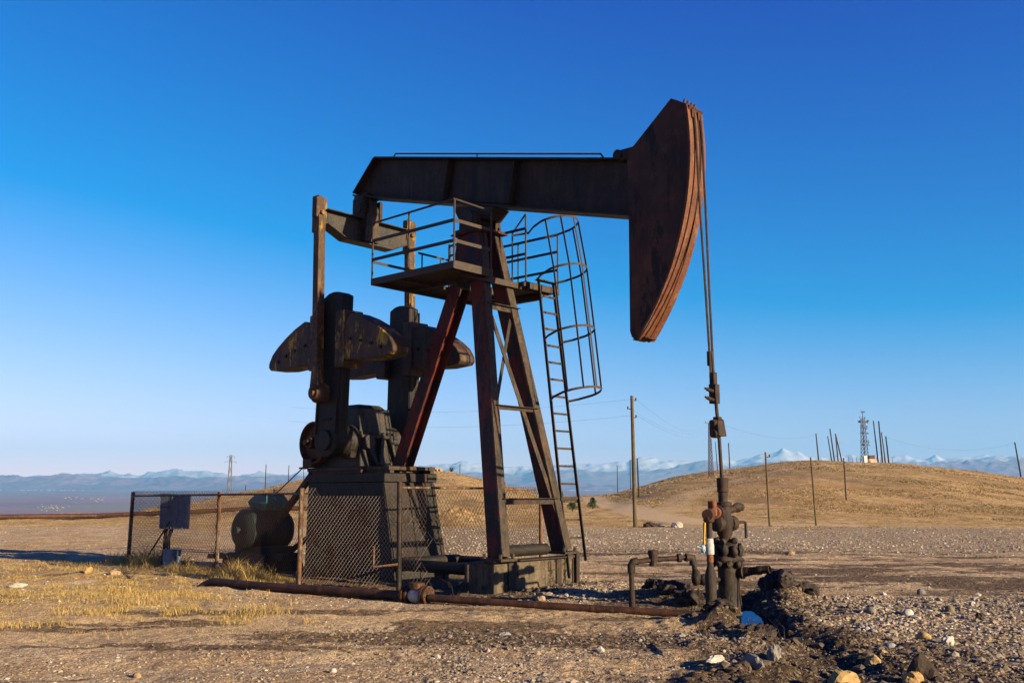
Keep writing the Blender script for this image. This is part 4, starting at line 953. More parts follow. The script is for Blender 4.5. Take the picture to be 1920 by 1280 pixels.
FP = {'corner': (-9.18, 24.11), 'mid': (-5.87, 20.05), 'near': (-3.75, 17.8), 'gate': (-1.88, 16.86)}
def l2w(x, y): q = loc(x, y); return (q.x, q.y)
RLc = l2w(-15.9, 3.2); RM = l2w(-10.8, 3.3); RR = l2w(-5.85, 2.75); SM = l2w(-5.5, .9)
fence = empty('chain_link_fence', (*FP['near'], 0), 0, label='sagging rusty chain link fence around the motor and gearbox pedestal', cat='fence')
FOf = (*FP['near'], 0)
def fpost(p, h, r, mat, lean=(0, 0), nm='fence_post'):
    m_ = MB(); m_.cyl((p[0], p[1], -.3), (p[0] + lean[0], p[1] + lean[1], h), r, 12)
    wpart(m_, nm, mat, fence, FOf)
fpost(FP['corner'], 1.64, .045, 'post', (.03, 0)); fpost(FP['mid'], 1.64, .042, 'post'); fpost(FP['near'], 1.70, .045, 'post'); fpost(FP['gate'], 1.80, .045, 'darkpost', (-.02, 0))
fpost(RLc, 1.72, .05, 'darkpost'); fpost(RM, 1.7, .045, 'darkpost'); fpost(RR, 1.72, .04, 'post'); fpost(SM, 1.78, .05, 'darkpost')
pn = MB()
chainlink(pn, FP['corner'], FP['mid'], .06, 1.66, wire=.0075, pitch=.085, seed=1)
wpart(pn, 'wire_mesh', 'wireshade', fence, FOf)
pn = MB(); chainlink(pn, FP['mid'], FP['near'], .06, 1.68, wire=.0045, pitch=.078, seed=4)
wpart(pn, 'wire_mesh', 'wireshade', fence, FOf)
pn = MB()
chainlink(pn, FP['near'], FP['gate'], .05, 1.70, keep=lambda s, z: z < 1.72 - .06 * s, seed=8)
wpart(pn, 'wire_mesh', 'wire', fence, FOf)
pn = MB(); g2 = (-1.12, 16.35)
chainlink(pn, FP['gate'], g2, .10, 1.62, keep=lambda s, z: z < 1.55 - .9 * s and (s < .62 + .12 * math.sin(z * 9)), pitch=.078, seed=13)
wpart(pn, 'torn_mesh', 'wire', fence, FOf)
pn = MB(); chainlink(pn, FP['gate'], SM, .42, 1.74, keep=lambda s, z: z > .42 + .35 * math.sin(s * 2.1) ** 2, pitch=.095, wire=.0065, seed=17); chainlink(pn, SM, RR, .5, 1.74, pitch=.095, wire=.0065, seed=19)
wpart(pn, 'wire_mesh', 'wireshade', fence, FOf)
pn = MB(); chainlink(pn, FP['corner'], RLc, .05, 1.66, pitch=.09, wire=.004, seed=23); chainlink(pn, RLc, RM, .05, 1.66, pitch=.10, wire=.0045, seed=29); chainlink(pn, RM, RR, .05, 1.66, pitch=.10, wire=.0045, seed=31)
wpart(pn, 'wire_mesh', 'wireshade', fence, FOf)
mb = MB()
for p, q, z0_, z1_ in ((FP['corner'], FP['mid'], 1.54, 1.58), (FP['mid'], FP['near'], 1.58, 1.60), (FP['gate'], SM, 1.70, 1.70), (SM, RR, 1.69, 1.68), (RLc, RM, 1.6, 1.6), (FP['corner'], RLc, 1.55, 1.6)):
    mb = MB(); mb.cyl((*p, z0_), (*q, z1_), .02, 8); wpart(mb, 'top_rail', 'post', fence, FOf)
mb = MB(); mb.tube([(-2.3, 16.75, .74), (-2.3, 16.75, .40), (-1.9, 16.8, .44)], .022, 6); wpart(mb, 'bent_bracket', 'post', fence, FOf)

# ------------------------------------------------------------------ motor, control panel and junction box inside the fence
mo = empty('electric_motor', loc(-10.65, -.75), RZ, label='big dark drum shaped motor with teal cap on a block behind the fence', cat='motor')
MO = (-10.5, -.7, .05)
mb = MB(); mb.lathe([(.20, -.62), (.34, -.60), (.43, -.52), (.45, -.40), (.45, .3), (.43, .42), (.36, .5), (.2, .52)], (-10.5, -.6, .90), (0, 1, 0), 30)
for k in range(9): mb.lathe([(.455, 0), (.465, .01), (.455, .02)], (-10.5, -.92 + k * .085, .90), (0, 1, 0), 30)
mb.cyl((-10.5, -1.22, .9), (-10.5, -1.32, .9), .07, 12); mb.box(-10.98, -10.02, -1.0, -.2, .40, .56)
wpart(mb, 'motor_drum', 'motor', mo, MO)
mb = MB(); mb.hexa([(-10.62, -.86, 1.3), (-10.12, -.86, 1.3), (-10.12, -.4, 1.3), (-10.62, -.4, 1.3)], [(-10.7, -.92, 1.48), (-10.0, -.92, 1.46), (-10.0, -.34, 1.46), (-10.7, -.34, 1.48)])
mb.hexa([(-10.7, -.92, 1.48), (-10.0, -.92, 1.46), (-10.0, -.34, 1.46), (-10.7, -.34, 1.48)], [(-10.52, -.84, 1.66), (-10.14, -.84, 1.66), (-10.14, -.42, 1.66), (-10.52, -.42, 1.66)])
mb.cyl((-10.7, -.7, 1.42), (-10.9, -.8, 1.3), .025, 8)
wpart(mb, 'junction_cap', 'teal', mo, MO, .015)
mb = MB(); mb.hexa([(-11.3, -1.15, -.1), (-9.75, -1.15, -.1), (-9.75, -.05, -.1), (-11.3, -.05, -.1)], [(-11.2, -1.05, .42), (-9.85, -1.05, .42), (-9.85, -.1, .42), (-11.2, -.1, .42)]); mb.box(-9.85, -9.4, -.9, -.6, .3, .42)
wpart(mb, 'motor_base', 'dark', mo, MO, .02)
mb = MB(); mb.tube([(-12.1, -.55, .02), (-12.1, -.55, .3), (-12.25, -.6, .34), (-12.3, -.62, .85)], .035, 8); mb.cyl((-12.3, -.62, .85), (-12.3, -.62, 1.0), .05, 8); mb.bar((-12.4, -.7, .28), (-11.3, -.5, .3), .2, .1)
wpart(mb, 'slide_rail', 'rust', mo, MO)
def panel_at(u, v): return (-7.62 + u * .93 + v * .37, 22.6 - u * .37 + v * .93)
cp = empty('control_panel', (*panel_at(0, 0), 0), -math.atan2(.37, .93), label='blue grey sheet metal control cabinet on leaning posts behind the fence', cat='cabinet')
mb = MB(); mb.box(-.31, .34, -.12, .12, .82, 1.56); mb.box(.02, .03, -.135, -.12, .82, 1.56); mb.hexa([(-.33, -.14, 1.56), (.36, -.14, 1.56), (.36, .14, 1.56), (-.33, .14, 1.56)], [(-.33, -.14, 1.60), (.36, -.14, 1.57), (.36, .14, 1.57), (-.33, .14, 1.60)])
mb.build('cabinet_body', M['panel'], cp, (0, 0, 0), .008)
for x in (-.33, .02):
    mb = MB(); mb.bar((x - .06, .16, -.1), (x, .16, 1.52), .05, .05, (0, 1, 0)); (mb.build('cabinet_post', M['dark'], cp) if x < 0 else None)
mb = MB(); mb.bar((-.9, .1, .02), (.0, -.14, .98), .025, .03, (0, 1, 0)); mb.bar((-.31, -.14, 1.3), (.02, -.14, 1.3), .01, .02, (0, 1, 0)); mb.build('cabinet_strut', M['steel'], cp)
mb = MB()
for x, e in ((-.14, .02), (-.06, .1), (0, .0)): mb.tube([(x, -.02, .84), (x - .02, -.1, .6), (x + .04, -.15, .4), (x + e, -.12, .15), (x + e * 2, -.05, .0)], .022, 6)
mb.build('cable_loop', M['dark'], cp)
mb = MB(); mb.box(-.16, .16, -.10, .10, 0, .44); mb.box(-.17, .17, -.11, .11, .44, .46); mb.cyl((.09, -.10, .36), (.09, -.13, .36), .035, 10)
jb = mb.build('junction_box', M['panel'], None, (0, 0, 0), .006); jb.location = (*panel_at(.52, -.62), -.05); jb.rotation_euler = (0, 0, -.38)
tag(jb, 'small pale grey electrical box standing in the grass under the control cabinet', 'box')
mb = MB(); mb.box(-.20, .20, -.1, .1, 1.05, 1.62); sbx = mb.build('breaker_box', M['dark'], None, (0, 0, 0), .008)
q = loc(-13.1, 2.6); sbx.location = q; sbx.rotation_euler = (0, 0, RZ)
mb = MB(); mb.bar((-.28, .12, -.1), (-.28, .12, 1.7), .06, .06); mb.bar((.28, .12, -.1), (.28, .12, 1.7), .06, .06); mb.bar((-.3, .12, 1.66), (.3, .12, 1.66), .06, .05); mb.build('box_frame', M['post'], sbx)
tag(sbx, 'small black breaker box on a rusty frame by the rear fence', 'box')

# ------------------------------------------------------------------ poles, masts and buildings on the slopes
def spot(px, Y): x = (px - 960) / 1850 / 1.0117 * Y; return x, Y, ground_z(x, Y)
G_P = 'wooden poles on the slopes'
def pole(px, Y, hpx, lean, mat, label, r=.09, fit=2, hk=1.0):
    x, y, z = spot(px, Y); h = hpx / 1850 * Y * hk
    root = empty('power_pole', (x, y, z), 0, label=label, cat='power pole', group=G_P)
    dx = lean / 1850 * Y; r = r * (.72 if Y > 200 else 1)
    m_ = MB(); m_.tube([(0, 0, -.4), (dx * .5, 0, h * .5), (dx, 0, h)], [r, r * .9, r * .75], 10); m_.build('pole_shaft', M[mat], root)
    if fit:
        for k in range(fit):
            m_ = MB(); zz = h - .25 - k * .42; sx = 1 if k % 2 == 0 else -1
            m_.cyl((dx, 0, zz), (dx + sx * .22, 0, zz + .02), .022, 6); m_.cyl((dx + sx * .2, 0, zz), (dx + sx * .2, 0, zz + .14), .045, 8)
            m_.build('insulator', M['insul'], root)
    return Vector((x + dx, y, z + h))
T1 = pole(1190, 48.7, 243, -2, 'pole', 'tall pale wooden pole with insulators beside the dirt road', .105, 3)
T2 = pole(1441, 49.4, 136, -3, 'pole', 'pale pole right of the wellhead at the hill foot, small cap on top', .055, 1)
T3 = pole(1528, 50, 125, -5, 'pole', 'plain pale pole leaning left at the hill foot, the farthest right there', .05, 0)
pole(1586, 80, 78, -1, 'poledark', 'thin dark bare pole halfway up the hill below the lattice mast', .06, 0)
T5 = pole(1538, 310, 52, -3, 'poledark', 'dark pole on the crest, leftmost of the group left of the mast', .3, 2)
T6 = pole(1563, 312, 49, -6, 'poledark', 'short reddish leaning pole on the crest left of the mast', .26, 1)
T7 = pole(1568, 308, 62, -6, 'poledark', 'taller dark leaning pole on the crest left of the mast', .3, 2)
x, y, z = spot(1578, 311); h = 54 / 1850 * 311
ap = empty('double_pole', (x, y, z), 0, label='A shaped double pole on the crest nearest left of the mast', cat='power pole', group=G_P)
for dx in (-.55, .75):
    m_ = MB(); m_.tube([(dx, 0, -.4), (-1.0, 0, h)], [.24, .18], 8); m_.build('pole_shaft', M['mast'], ap)
pole(1650, 308, 80, -5, 'poledark', 'tall dark pole on the crest, first one right of the mast', .3, 0)
T10 = pole(1658, 306, 79, -3, 'poledark', 'tall thick dark pole on the crest, second one right of the mast', .36, 1)
T11 = pole(1664, 290, 60, -5, 'poledark', 'thinner dark pole on the crest with crossarm touching the thick pole', .24, 2)
T12 = pole(1670, 306, 51, -3, 'poledark', 'shorter dark pole at the right end of the mast compound', .34, 2)
T13 = pole(1917, 300, 66, -7, 'poledark', 'dark leaning pole alone on the right hand slope', .34, 2)
pole(1158, 250, 52, 0, 'poledark', 'thin dark pole far left behind the roadside pole', .15, 0)
pole(1182.5, 245, 56, 0, 'poledark', 'thin dark pole directly left behind the tall roadside pole', .15, 0)
pole(1198, 118, 72, -2, 'poledark', 'brown pole just right of the tall roadside pole', .1, 0)
T4 = pole(1347, 290, 56, -3, 'poledark', 'thin brown pole on the ridge right of the narrow lattice pylon', .18, 0)
pole(1370, 295, 50, -1, 'poledark', 'dark pole on the ridge between lattice pylon and wellhead rod', .26, 2)
pole(947, 330, 24, 0, 'poledark', 'short thin pole seen between the front legs', .2, 0)
pole(862, 345, 25, 0, 'poledark', 'thin dark pole beside the bare tree on the left hill', .2, 0)
pole(497, 232, 46, 0, 'poledark', 'slim pole on the left hill behind the motor', .16, 0)
pole(540, 270, 34, 0, 'poledark', 'slim pole on the left hill left of the pedestal', .16, 1)
pole(460, 205, 14, 0, 'poledark', 'very short stub pole on the left hill above the fence', .12, 0)
pole(569, 300, 24, -1, 'poledark', 'slim pole on the left hill crest under the brake cable', .16, 1)

def lattice(mb, h, w0, w1, n, r, zig=True):
    cs = ((-1, -1), (1, -1), (1, 1), (-1, 1))
    def P(c, k): t_ = k / n; w_ = w0 + (w1 - w0) * t_; return Vector((c[0] * w_, c[1] * w_, h * t_))
    for c in cs: mb.bar(P(c, 0), P(c, n), r * 1.5, r * 1.5)
    for k in range(n):
        for a, b in zip(cs, cs[1:] + cs[:1]):
            mb.bar(P(a, k), P(b, k + 1), r, r)
            if zig: mb.bar(P(b, k), P(a, k + 1), r, r)
            mb.bar(P(a, k + 1), P(b, k + 1), r, r)
x, y, z = spot(1625, 310); h = 97 / 1850 * 310
tw = empty('lattice_mast', (x, y, z), .4, label='reddish lattice radio mast crowded with dishes on the right hill top', cat='mast')
m_ = MB(); lattice(m_, h * .86, .85, .42, 12, .07); m_.bar((0, 0, h * .86), (0, 0, h), .14, .14)
m_.build('mast_frame', M['mast'], tw)
rr = random.Random(3)
for zf, dx, s_ in ((.99, -.5, .22), (.99, .0, .25), (.99, .45, .22), (.88, -1.5, .25), (.88, -.4, .22), (.88, .5, .22), (.80, -1.7, .4), (.79, -1.1, .4), (.80, 1.3, .42), (.82, 1.7, .32), (.72, -.8, .3), (.71, 1.1, .3), (.68, -.8, .3), (.67, 1.0, .32), (.58, -.7, .22), (.58, 1.4, .25), (.46, -.7, .25), (.44, 1.4, .3), (.41, 1.5, .3), (.38, 1.5, .3), (.35, 1.6, .3), (.36, -.8, .3)):
    m_ = MB(); a = rr.uniform(-.8, .8); ax_ = Vector((math.sin(a), -math.cos(a), 0)); zz = h * zf
    m_.lathe([(.05, -.1), (s_ * .6, 0), (s_, .12), (s_ * .9, .14), (s_ * .5, .05)], (dx, -.3, zz), ax_, 12); m_.bar((0, 0, zz - .05), (dx, -.25, zz - .05), .07, .07)
    m_.build('antenna_dish', M['dish'], tw)
for zf, w_ in ((.79, 1.9), (.58, 1.4), (.68, 1.1), (.41, 1.6), (.985, .7)):
    m_ = MB(); m_.bar((0, 0, h * zf), (0, .3, h * zf + .5), .05, .05); m_.bar((-w_, 0, h * zf), (w_, 0, h * zf), .09, .12); m_.bar((-w_, .3, h * zf + .5), (w_, .3, h * zf + .5), .05, .05)
    m_.build('antenna_arm', M['dish'], tw)
x, y, z = spot(1627, 303)
m_ = MB(); m_.box(-.8, .2, -.7, .7, -.3, 2.3); m_.box(-.85, .25, -.75, .75, 2.3, 2.42); m_.box(-.75, -.1, -.74, -.7, .2, 2.0)
o = m_.build('equipment_cabinet', M['plaster'], None, (0, 0, 0), .03); o.location = (x, y, z); tag(o, 'pale equipment cabinet at the foot of the lattice mast', 'cabinet')
x, y, z = spot(1637, 304)
hut = empty('stone_hut', (x, y, z), .2, label='small ochre stone hut with dark tank right of the mast foot', cat='hut')
m_ = MB(); m_.box(-1.2, 1.0, -1, 1, -.4, 1.5); m_.hexa([(-1.2, -1.5, -.4), (1.7, -1.6, -.4), (1.7, -1, -.4), (-1.2, -1, -.4)], [(-1.0, -1.05, 1.2), (1.1, -1.05, 1.0), (1.1, -1, 1.0), (-1, -1, 1.2)]); m_.build('hut_wall', M['tanwall'], hut, (0, 0, 0), .05)
m_ = MB(); m_.box(-1.1, .8, -.8, .8, 1.5, 2.5); m_.bar((-1.2, -.9, 2.5), (.9, -.9, 2.6), .1, .15); m_.build('roof_tank', M['rust'], hut, (0, 0, 0), .05)
# fence of the mast compound
fb = []
for k in range(12):
    px = 1594 + 7.5 * k
    fb.append(spot(px, 312 + 6 * math.sin(k * .5)))
mf = empty('compound_fence', (fb[0][0], fb[0][1], fb[0][2]), 0, label='low wire fence around the radio mast on the hill crest', cat='fence')
for q in fb:
    m_ = MB(); m_.cyl((q[0] - fb[0][0], q[1] - fb[0][1], q[2] - fb[0][2] - .3), (q[0] - fb[0][0], q[1] - fb[0][1], q[2] - fb[0][2] + 2.1), .06, 6); m_.build('fence_post', M['darkpost'], mf)
m_ = MB()
for a, b in zip(fb[:-1], fb[1:]):
    for k in range(9): 
        zz = .2 + k * .22; m_.tube([(a[0] - fb[0][0], a[1] - fb[0][1], a[2] - fb[0][2] + zz), (b[0] - fb[0][0], b[1] - fb[0][1], b[2] - fb[0][2] + zz)], .012, 3, False)
m_.build('fence_wire', M['wire'], mf)

x, y, z = spot(1334, 165); h = 100 / 1850 * 165
py_ = empty('lattice_pylon', (x, y, z), .3, label='narrow dark lattice power pylon on the slope left of the wellhead rod', cat='pylon')
m_ = MB(); lattice(m_, h, .34, .12, 14, .035); m_.build('pylon_frame', M['mast'], py_)
m_ = MB(); m_.bar((-.75, 0, h), (.75, 0, h), .07, .08)
for x_ in (-.7, 0, .7): m_.cyl((x_, 0, h), (x_, 0, h + .3), .06, 8)
m_.build('pylon_arm', M['dish'], py_)
TL = Vector((x, y, z + h))
x, y = (430 - 960) / 1850 / 1.0117 * 420, 420.; z = float(terrain(np.array([x]), np.array([y]))[0]); top_ = 1.6 + el_(853) * 420
gp = empty('transmission_tower', (x, y, z), .5, label='pale grey lattice transmission tower far off behind the left fence', cat='pylon')
m_ = MB(); lattice(m_, top_ - z, 2.3, .35, 14, .10); m_.build('tower_frame', M['grey'], gp)
m_ = MB()
for k, w_ in ((top_ - z - .6, 1.6), (top_ - z - 2.8, 2.4)):
    m_.bar((-w_, 0, k), (w_, 0, k), .12, .12); m_.bar((-w_, 0, k), (0, 0, k + .7), .08, .08); m_.bar((w_, 0, k), (0, 0, k + .7), .08, .08)
    for sx in (-1, 1): m_.cyl((sx * w_, 0, k), (sx * w_, 0, k - .7), .07, 6)
m_.build('tower_arm', M['grey'], gp)

def wire(p, q, sag, label, r=.004, nm='power_line'):
    pts = []
    for k in range(17):
        t_ = k / 16; v = p.lerp(q, t_); v.z -= sag * 4 * t_ * (1 - t_); pts.append(v)
    m_ = MB(); m_.tube(pts, r, 3, False); o = m_.build(nm, M['steel'], None, pts[0]); o.location = pts[0]
    tag(o, label, 'power line', 'power lines')
wire(T1 + Vector((.2, 0, -.15)), TL + Vector((-.7, 0, .3)), 1.6, 'uppermost power line sagging right from the roadside pole to the pylon')
wire(T1 + Vector((-.2, 0, -.55)), TL + Vector((0, 0, .3)), 1.7, 'middle power line sagging right from the roadside pole to the pylon')
wire(T1 + Vector((.2, 0, -.95)), TL + Vector((.7, 0, .3)), 1.8, 'lowest power line sagging right from the roadside pole to the pylon')
far_l = Vector((-14, 62, 7.0))
wire(T1 + Vector((.2, 0, -.15)), far_l, .5, 'faint power line running left from the pole top behind the ladder')
wire(T1 + Vector((.2, 0, -.95)), far_l + Vector((0, 0, -.9)), .5, 'faint lower power line running left from the pole behind the ladder')
wire(T12 + Vector((0, 0, -.3)), T13 + Vector((0, 0, -.3)), 3.0, 'long power line from the mast compound down to the right hand pole', .017)
wire(TL + Vector((.7, 0, .3)), T5 + Vector((0, 0, -.3)), 2.0, 'long power line from the narrow pylon up to the crest poles', .014)

# buildings on the left hill
x, y, z = spot(777, 300)
bh = empty('white_house', (x, y, z), .3, label='small white house with red roof left of the tan shed', cat='house')
m_ = MB(); m_.box(-1.4, 1.2, -1, 1, -.5, 1.7); m_.build('house_wall', M['plaster'], bh)
m_ = MB(); m_.prism([(-1.6, 0), (1.4, 0), (-.1, .5)], (0, 0, 1.7), (1, 0, 0), (0, 0, 1), -1.2, 1.2); m_.build('house_roof', M['roofred'], bh)
x, y, z = spot(813, 305)
sh = empty('tan_shed', (x, y, z), .1, label='low tan walled shed on the left hill seen beside the rear leg', cat='shed')
m_ = MB(); m_.box(-2.6, 2.6, -1, 1, -.5, 1.5); m_.box(-2.7, 2.7, -1.1, 1.1, 1.5, 1.62); m_.build('shed_wall', M['tanwall'], sh)
m_ = MB()
for a in (.3, 1.3): m_.box(a, a + .6, -1.02, -.98, .5, 1.2)
m_.build('shed_window', M['glass'], sh)
x, y, z = spot(804, 297)
mc = empty('rusty_machine', (x, y, z), .1, label='dark rusty machine parked before the tan shed', cat='machine')
m_ = MB(); m_.hexa([(-1.4, -.5, .2), (1.3, -.5, .2), (1.3, .5, .2), (-1.4, .5, .2)], [(-1.0, -.5, .8), (1.3, -.5, 1.2), (1.3, .5, 1.2), (-1.0, .5, .8)]); m_.prism([(-.3, 0), (1.2, 0), (1.0, .8), (.2, .75)], (0, 0, 1.0), (1, 0, 0), (0, 0, 1), -.5, .5); m_.build('machine_body', M['rust'], mc, (0, 0, 0), .04)
for dx in (-.9, .9):
    m_ = MB(); m_.cyl((dx, -.55, .25), (dx, -.35, .25), .35, 12); m_.build('wheel', M['dark'], mc)
x, y, z = spot(830, 300)
m_ = MB(); m_.box(-3.4, 3.2, -.15, .15, -.5, .55); o = m_.build('low_wall', M['tanwall'], None, (0, 0, 0), .03); o.location = (x, y, z); tag(o, 'low pale wall running right from the shed towards the bare tree', 'wall')

# a bare tree and young pines
def bare_tree(px, Y, hpx, label):
    x, y, z = spot(px, Y); h = hpx / 1850 * Y; rr = random.Random(int(px))
    root = empty('bare_tree', (x, y, z), 0, label=label, cat='tree')
    m_ = MB(); m_.tube([(0, 0, -.3), (.05, 0, h * .25), (0, 0, h * .45)], [.12, .09, .06], 7); m_.build('trunk', M['bark'], root)
    m_ = MB()
    for k in range(70):
        a = rr.uniform(0, 6.28); b = rr.uniform(.2, 1.2); z0 = h * rr.uniform(.22, .45); L_ = h * rr.uniform(.25, .55)
        p = Vector((0, 0, z0)); q = p + Vector((math.cos(a) * math.sin(b), math.sin(a) * math.sin(b), math.cos(b))) * L_ * .55
        e = q + Vector((math.cos(a + rr.uniform(-.7, .7)) * math.sin(b * .9), math.sin(a) * math.sin(b), math.cos(b))) * L_ * .5
        m_.tube([p, q, e], [.035, .022, .01], 4, False)
        for j in range(5):
            s_ = q.lerp(e, rr.random()); m_.tube([s_, s_ + Vector((rr.uniform(-1, 1), rr.uniform(-1, 1), rr.uniform(-.2, 1))) * L_ * .22], [.012, .006], 3, False)
    m_.build('crown', M['bark'], root)
bare_tree(846, 330, 19, 'bare reddish brown tree on the left hill right of the shed')
def pine(px, Y, hpx, wpx, label, seed):
    x, y, z = spot(px, Y); h = hpx / 1850 * Y; wd = wpx / 1850 * Y / 2; rr = random.Random(seed)
    root = empty('young_pine', (x, y, z), 0, label=label, cat='tree')
    m_ = MB(); m_.tube([(0, 0, -.2), (0, 0, h * .9)], [.06, .015], 6); m_.build('trunk', M['bark'], root)
    m_ = MB()
    for k in range(1500):
        t_ = rr.random() ** .8; a = rr.uniform(0, 6.28); R_ = wd * (1.15 - .95 * t_) * (.7 + .35 * math.sin(a * 3 + seed + t_ * 9)) * math.sqrt(rr.random())
        zz = h * (.10 + .86 * t_) + rr.gauss(0, .03)
        c_ = Vector((R_ * math.cos(a), R_ * math.sin(a), zz)); d = Vector((math.cos(a), math.sin(a), rr.uniform(.2, 1.5))).normalized() * rr.uniform(.08, .16)
        sd_ = d.cross(Vector((rr.uniform(-1, 1), rr.uniform(-1, 1), .3))).normalized() * .018
        m_.add([c_ - sd_, c_ + sd_, c_ + d], [(0, 1, 2)])
    m_.build('crown', M['needle'], root)
pine(1073, 79, 22, 24, 'young green pine close right of the ladder foot', 1)
pine(1111, 83, 21, 22, 'rounder young pine at the edge of the dirt road', 2)
pine(1053, 150, 16, 10, 'smaller farther pine half hidden behind the ladder', 3)

# ------------------------------------------------------------------ stones, pebbles, puddle, grass
def stone(name, x, y, rad, mat, label, seed, rough=.22, sink=.25, cat='stone'):
    rad = tuple(q * (.72 if y < 30 else 1.) for q in rad)
    z = ground_z(x, y); m_ = MB(); m_.lump((0, 0, 0), rad, seed, 4 if 'clod' in name else 3, rough * (1.5 if 'clod' in name else 1.0 if name == 'cobble' else 1.25), 2.4 if 'clod' in name else 1.5 if name == 'cobble' else 1.5)
    o = m_.build(name, M[mat], flat=(name == 'rock')); o.location = (x, y, z + rad[2] * (1 - sink) * .5); o.rotation_euler = (0, 0, seed * 1.3)
    tag(o, label, cat)
stone('rock', 2.92, 9.05, (.24, .17, .15), 'st_yellow', 'broad ochre rock at the bottom edge beside the ditch', 3, .3)
stone('rock', 3.50, 8.95, (.13, .10, .10), 'st_yellow', 'smaller ochre rock leaning on the black stump at the bottom edge', 5, .28)
stone('rock', 3.66, 9.15, (.15, .12, .20), 'st_dark', 'black oily stump shaped rock near the bottom right', 7, .35)
stone('rock', 3.50, 9.95, (.10, .08, .09), 'st_yellow', 'bright ochre rock on the right bank of the ditch', 9, .3)
stone('rock', 3.74, 10.35, (.12, .07, .05), 'st_yellow', 'flat ochre slab on the ditch bank above the bright ochre rock', 11, .3)
stone('cobble', 6.05, 14.05, (.10, .09, .085), 'st_olive', 'round olive cobble at the right of the gravel heap', 13, .08)
stone('cobble', 6.60, 16.35, (.105, .09, .095), 'st_grey', 'round grey cobble standing alone on dark soil, long shadow', 15, .08)
stone('cobble', 4.86, 13.75, (.10, .085, .085), 'st_grey', 'smooth grey cobble in the middle of the gravel heap', 17, .1)
stone('rock', 6.05, 13.15, (.08, .07, .10), 'st_dark', 'dark brown upright lump right of the gravel heap', 19, .3)
stone('cobble', 4.62, 11.45, (.12, .085, .08), 'st_yellow', 'rounded cream yellow cobble among white pebbles', 21, .12)
stone('cobble', 4.15, 11.75, (.11, .085, .07), 'st_blue', 'half white blue grey cobble left of the cream yellow one', 23, .12)
stone('rock', 4.75, 11.12, (.15, .09, .09), 'st_white', 'pale angular rock below the cream yellow cobble', 25, .22)
stone('cobble', 5.30, 13.6, (.12, .09, .08), 'st_white', 'white cobble on top of the gravel heap', 27, .12)
stone('cobble', 4.0, 10.8, (.09, .07, .06), 'st_blue', 'small blue grey cobble on dark soil below the gravel heap', 29, .12)
stone('rock', 7.25, 26.3, (.17, .12, .10), 'st_tan', 'tan rock on the gravel pad right of the side outlet', 31, .2)
stone('rock', .43, 15.55, (.12, .10, .12), 'st_tan', 'round pale tan stone before the footing block', 33, .14)
stone('rock', -8.3, 19.75, (.16, .12, .11), 'st_yellow', 'ochre rock on the grass left of the fence corner', 35, .25)
stone('rock', -7.75, 19.75, (.15, .1, .10), 'st_tan', 'reddish tan rock right beside the ochre one near the fence corner', 37, .25)
stone('rock', -8.55, 17.5, (.20, .10, .07), 'st_white', 'flat white stone in the grass at the left edge', 39, .3)
stone('cobble', -1.62, 9.3, (.045, .035, .035), 'st_white', 'small white pebble stone on bare earth at the lower middle', 41, .15)
stone('cobble', -3.4, 9.3, (.06, .05, .045), 'st_tan', 'small tan stone on bare earth at the lower left', 43, .15)
stone('rock', 2.2, 9.4, (.22, .07, .10), 'st_grey', 'long grey slab in the dark earth left of the ditch', 45, .3)
stone('rock', 2.5, 9.75, (.09, .08, .15), 'st_grey', 'upright grey rock in the dark earth left of the ditch', 47, .3)
stone('rock', 1.95, 9.8, (.20, .08, .05), 'st_white', 'chalky white slab left of the upright grey rock', 49, .3)
stone('rock', -.08, 11.7, (.10, .05, .04), 'st_blue', 'flat blue grey stone on bare earth at the lower middle', 51, .2)
stone('rock', 7.9, 48.2, (.27, .2, .2), 'st_white', 'white boulder by the track behind the wellhead', 53, .3)
stone('rock', 7.2, 49.1, (.45, .3, .15), 'st_grey', 'low grey rock heap left of the white boulder', 55, .35)
stone('rock', 6.75, 49.1, (.35, .3, .17), 'st_dark', 'dark low rock beside the roadside pole', 57, .35)
stone('rock', 9.3, 17.05, (.13, .1, .07), 'st_tan', 'tan stone at the far right edge on dark soil', 59, .25)
stone('mud_clod', 4.12, 15.55, (.42, .32, .26), 'mud', 'big black clod of oily mud right of the puddle', 61, .35, .3, 'clod')
stone('mud_clod', 4.55, 15.75, (.25, .2, .18), 'mud', 'smaller black mud clod right of the big one', 63, .35, .3, 'clod')
stone('mud_clod', 2.35, 15.1, (.30, .2, .19), 'mud', 'brown oily clod lying before the bypass line', 65, .3, .3, 'clod')
stone('mud_clod', 2.5, 14.35, (.26, .2, .17), 'mud', 'broad brown clod left of the standpipe foot', 67, .3, .3, 'clod')
stone('mud_clod', 2.25, 15.95, (.30, .22, .18), 'mud', 'wedge shaped dark clod behind the bypass riser', 69, .35, .3, 'clod')
stone('mud_clod', 2.7, 16.0, (.24, .18, .16), 'mud', 'dark clod right of the wedge shaped one', 71, .3, .3, 'clod')
stone('mud_clod', 2.62, 12.75, (.26, .22, .12), 'mud', 'flat brown clod on the left bank of the puddle', 73, .3, .4, 'clod')
stone('mud_clod', 2.75, 11.35, (.2, .16, .12), 'mud', 'crusted brown clod below the puddle', 75, .35, .3, 'clod')

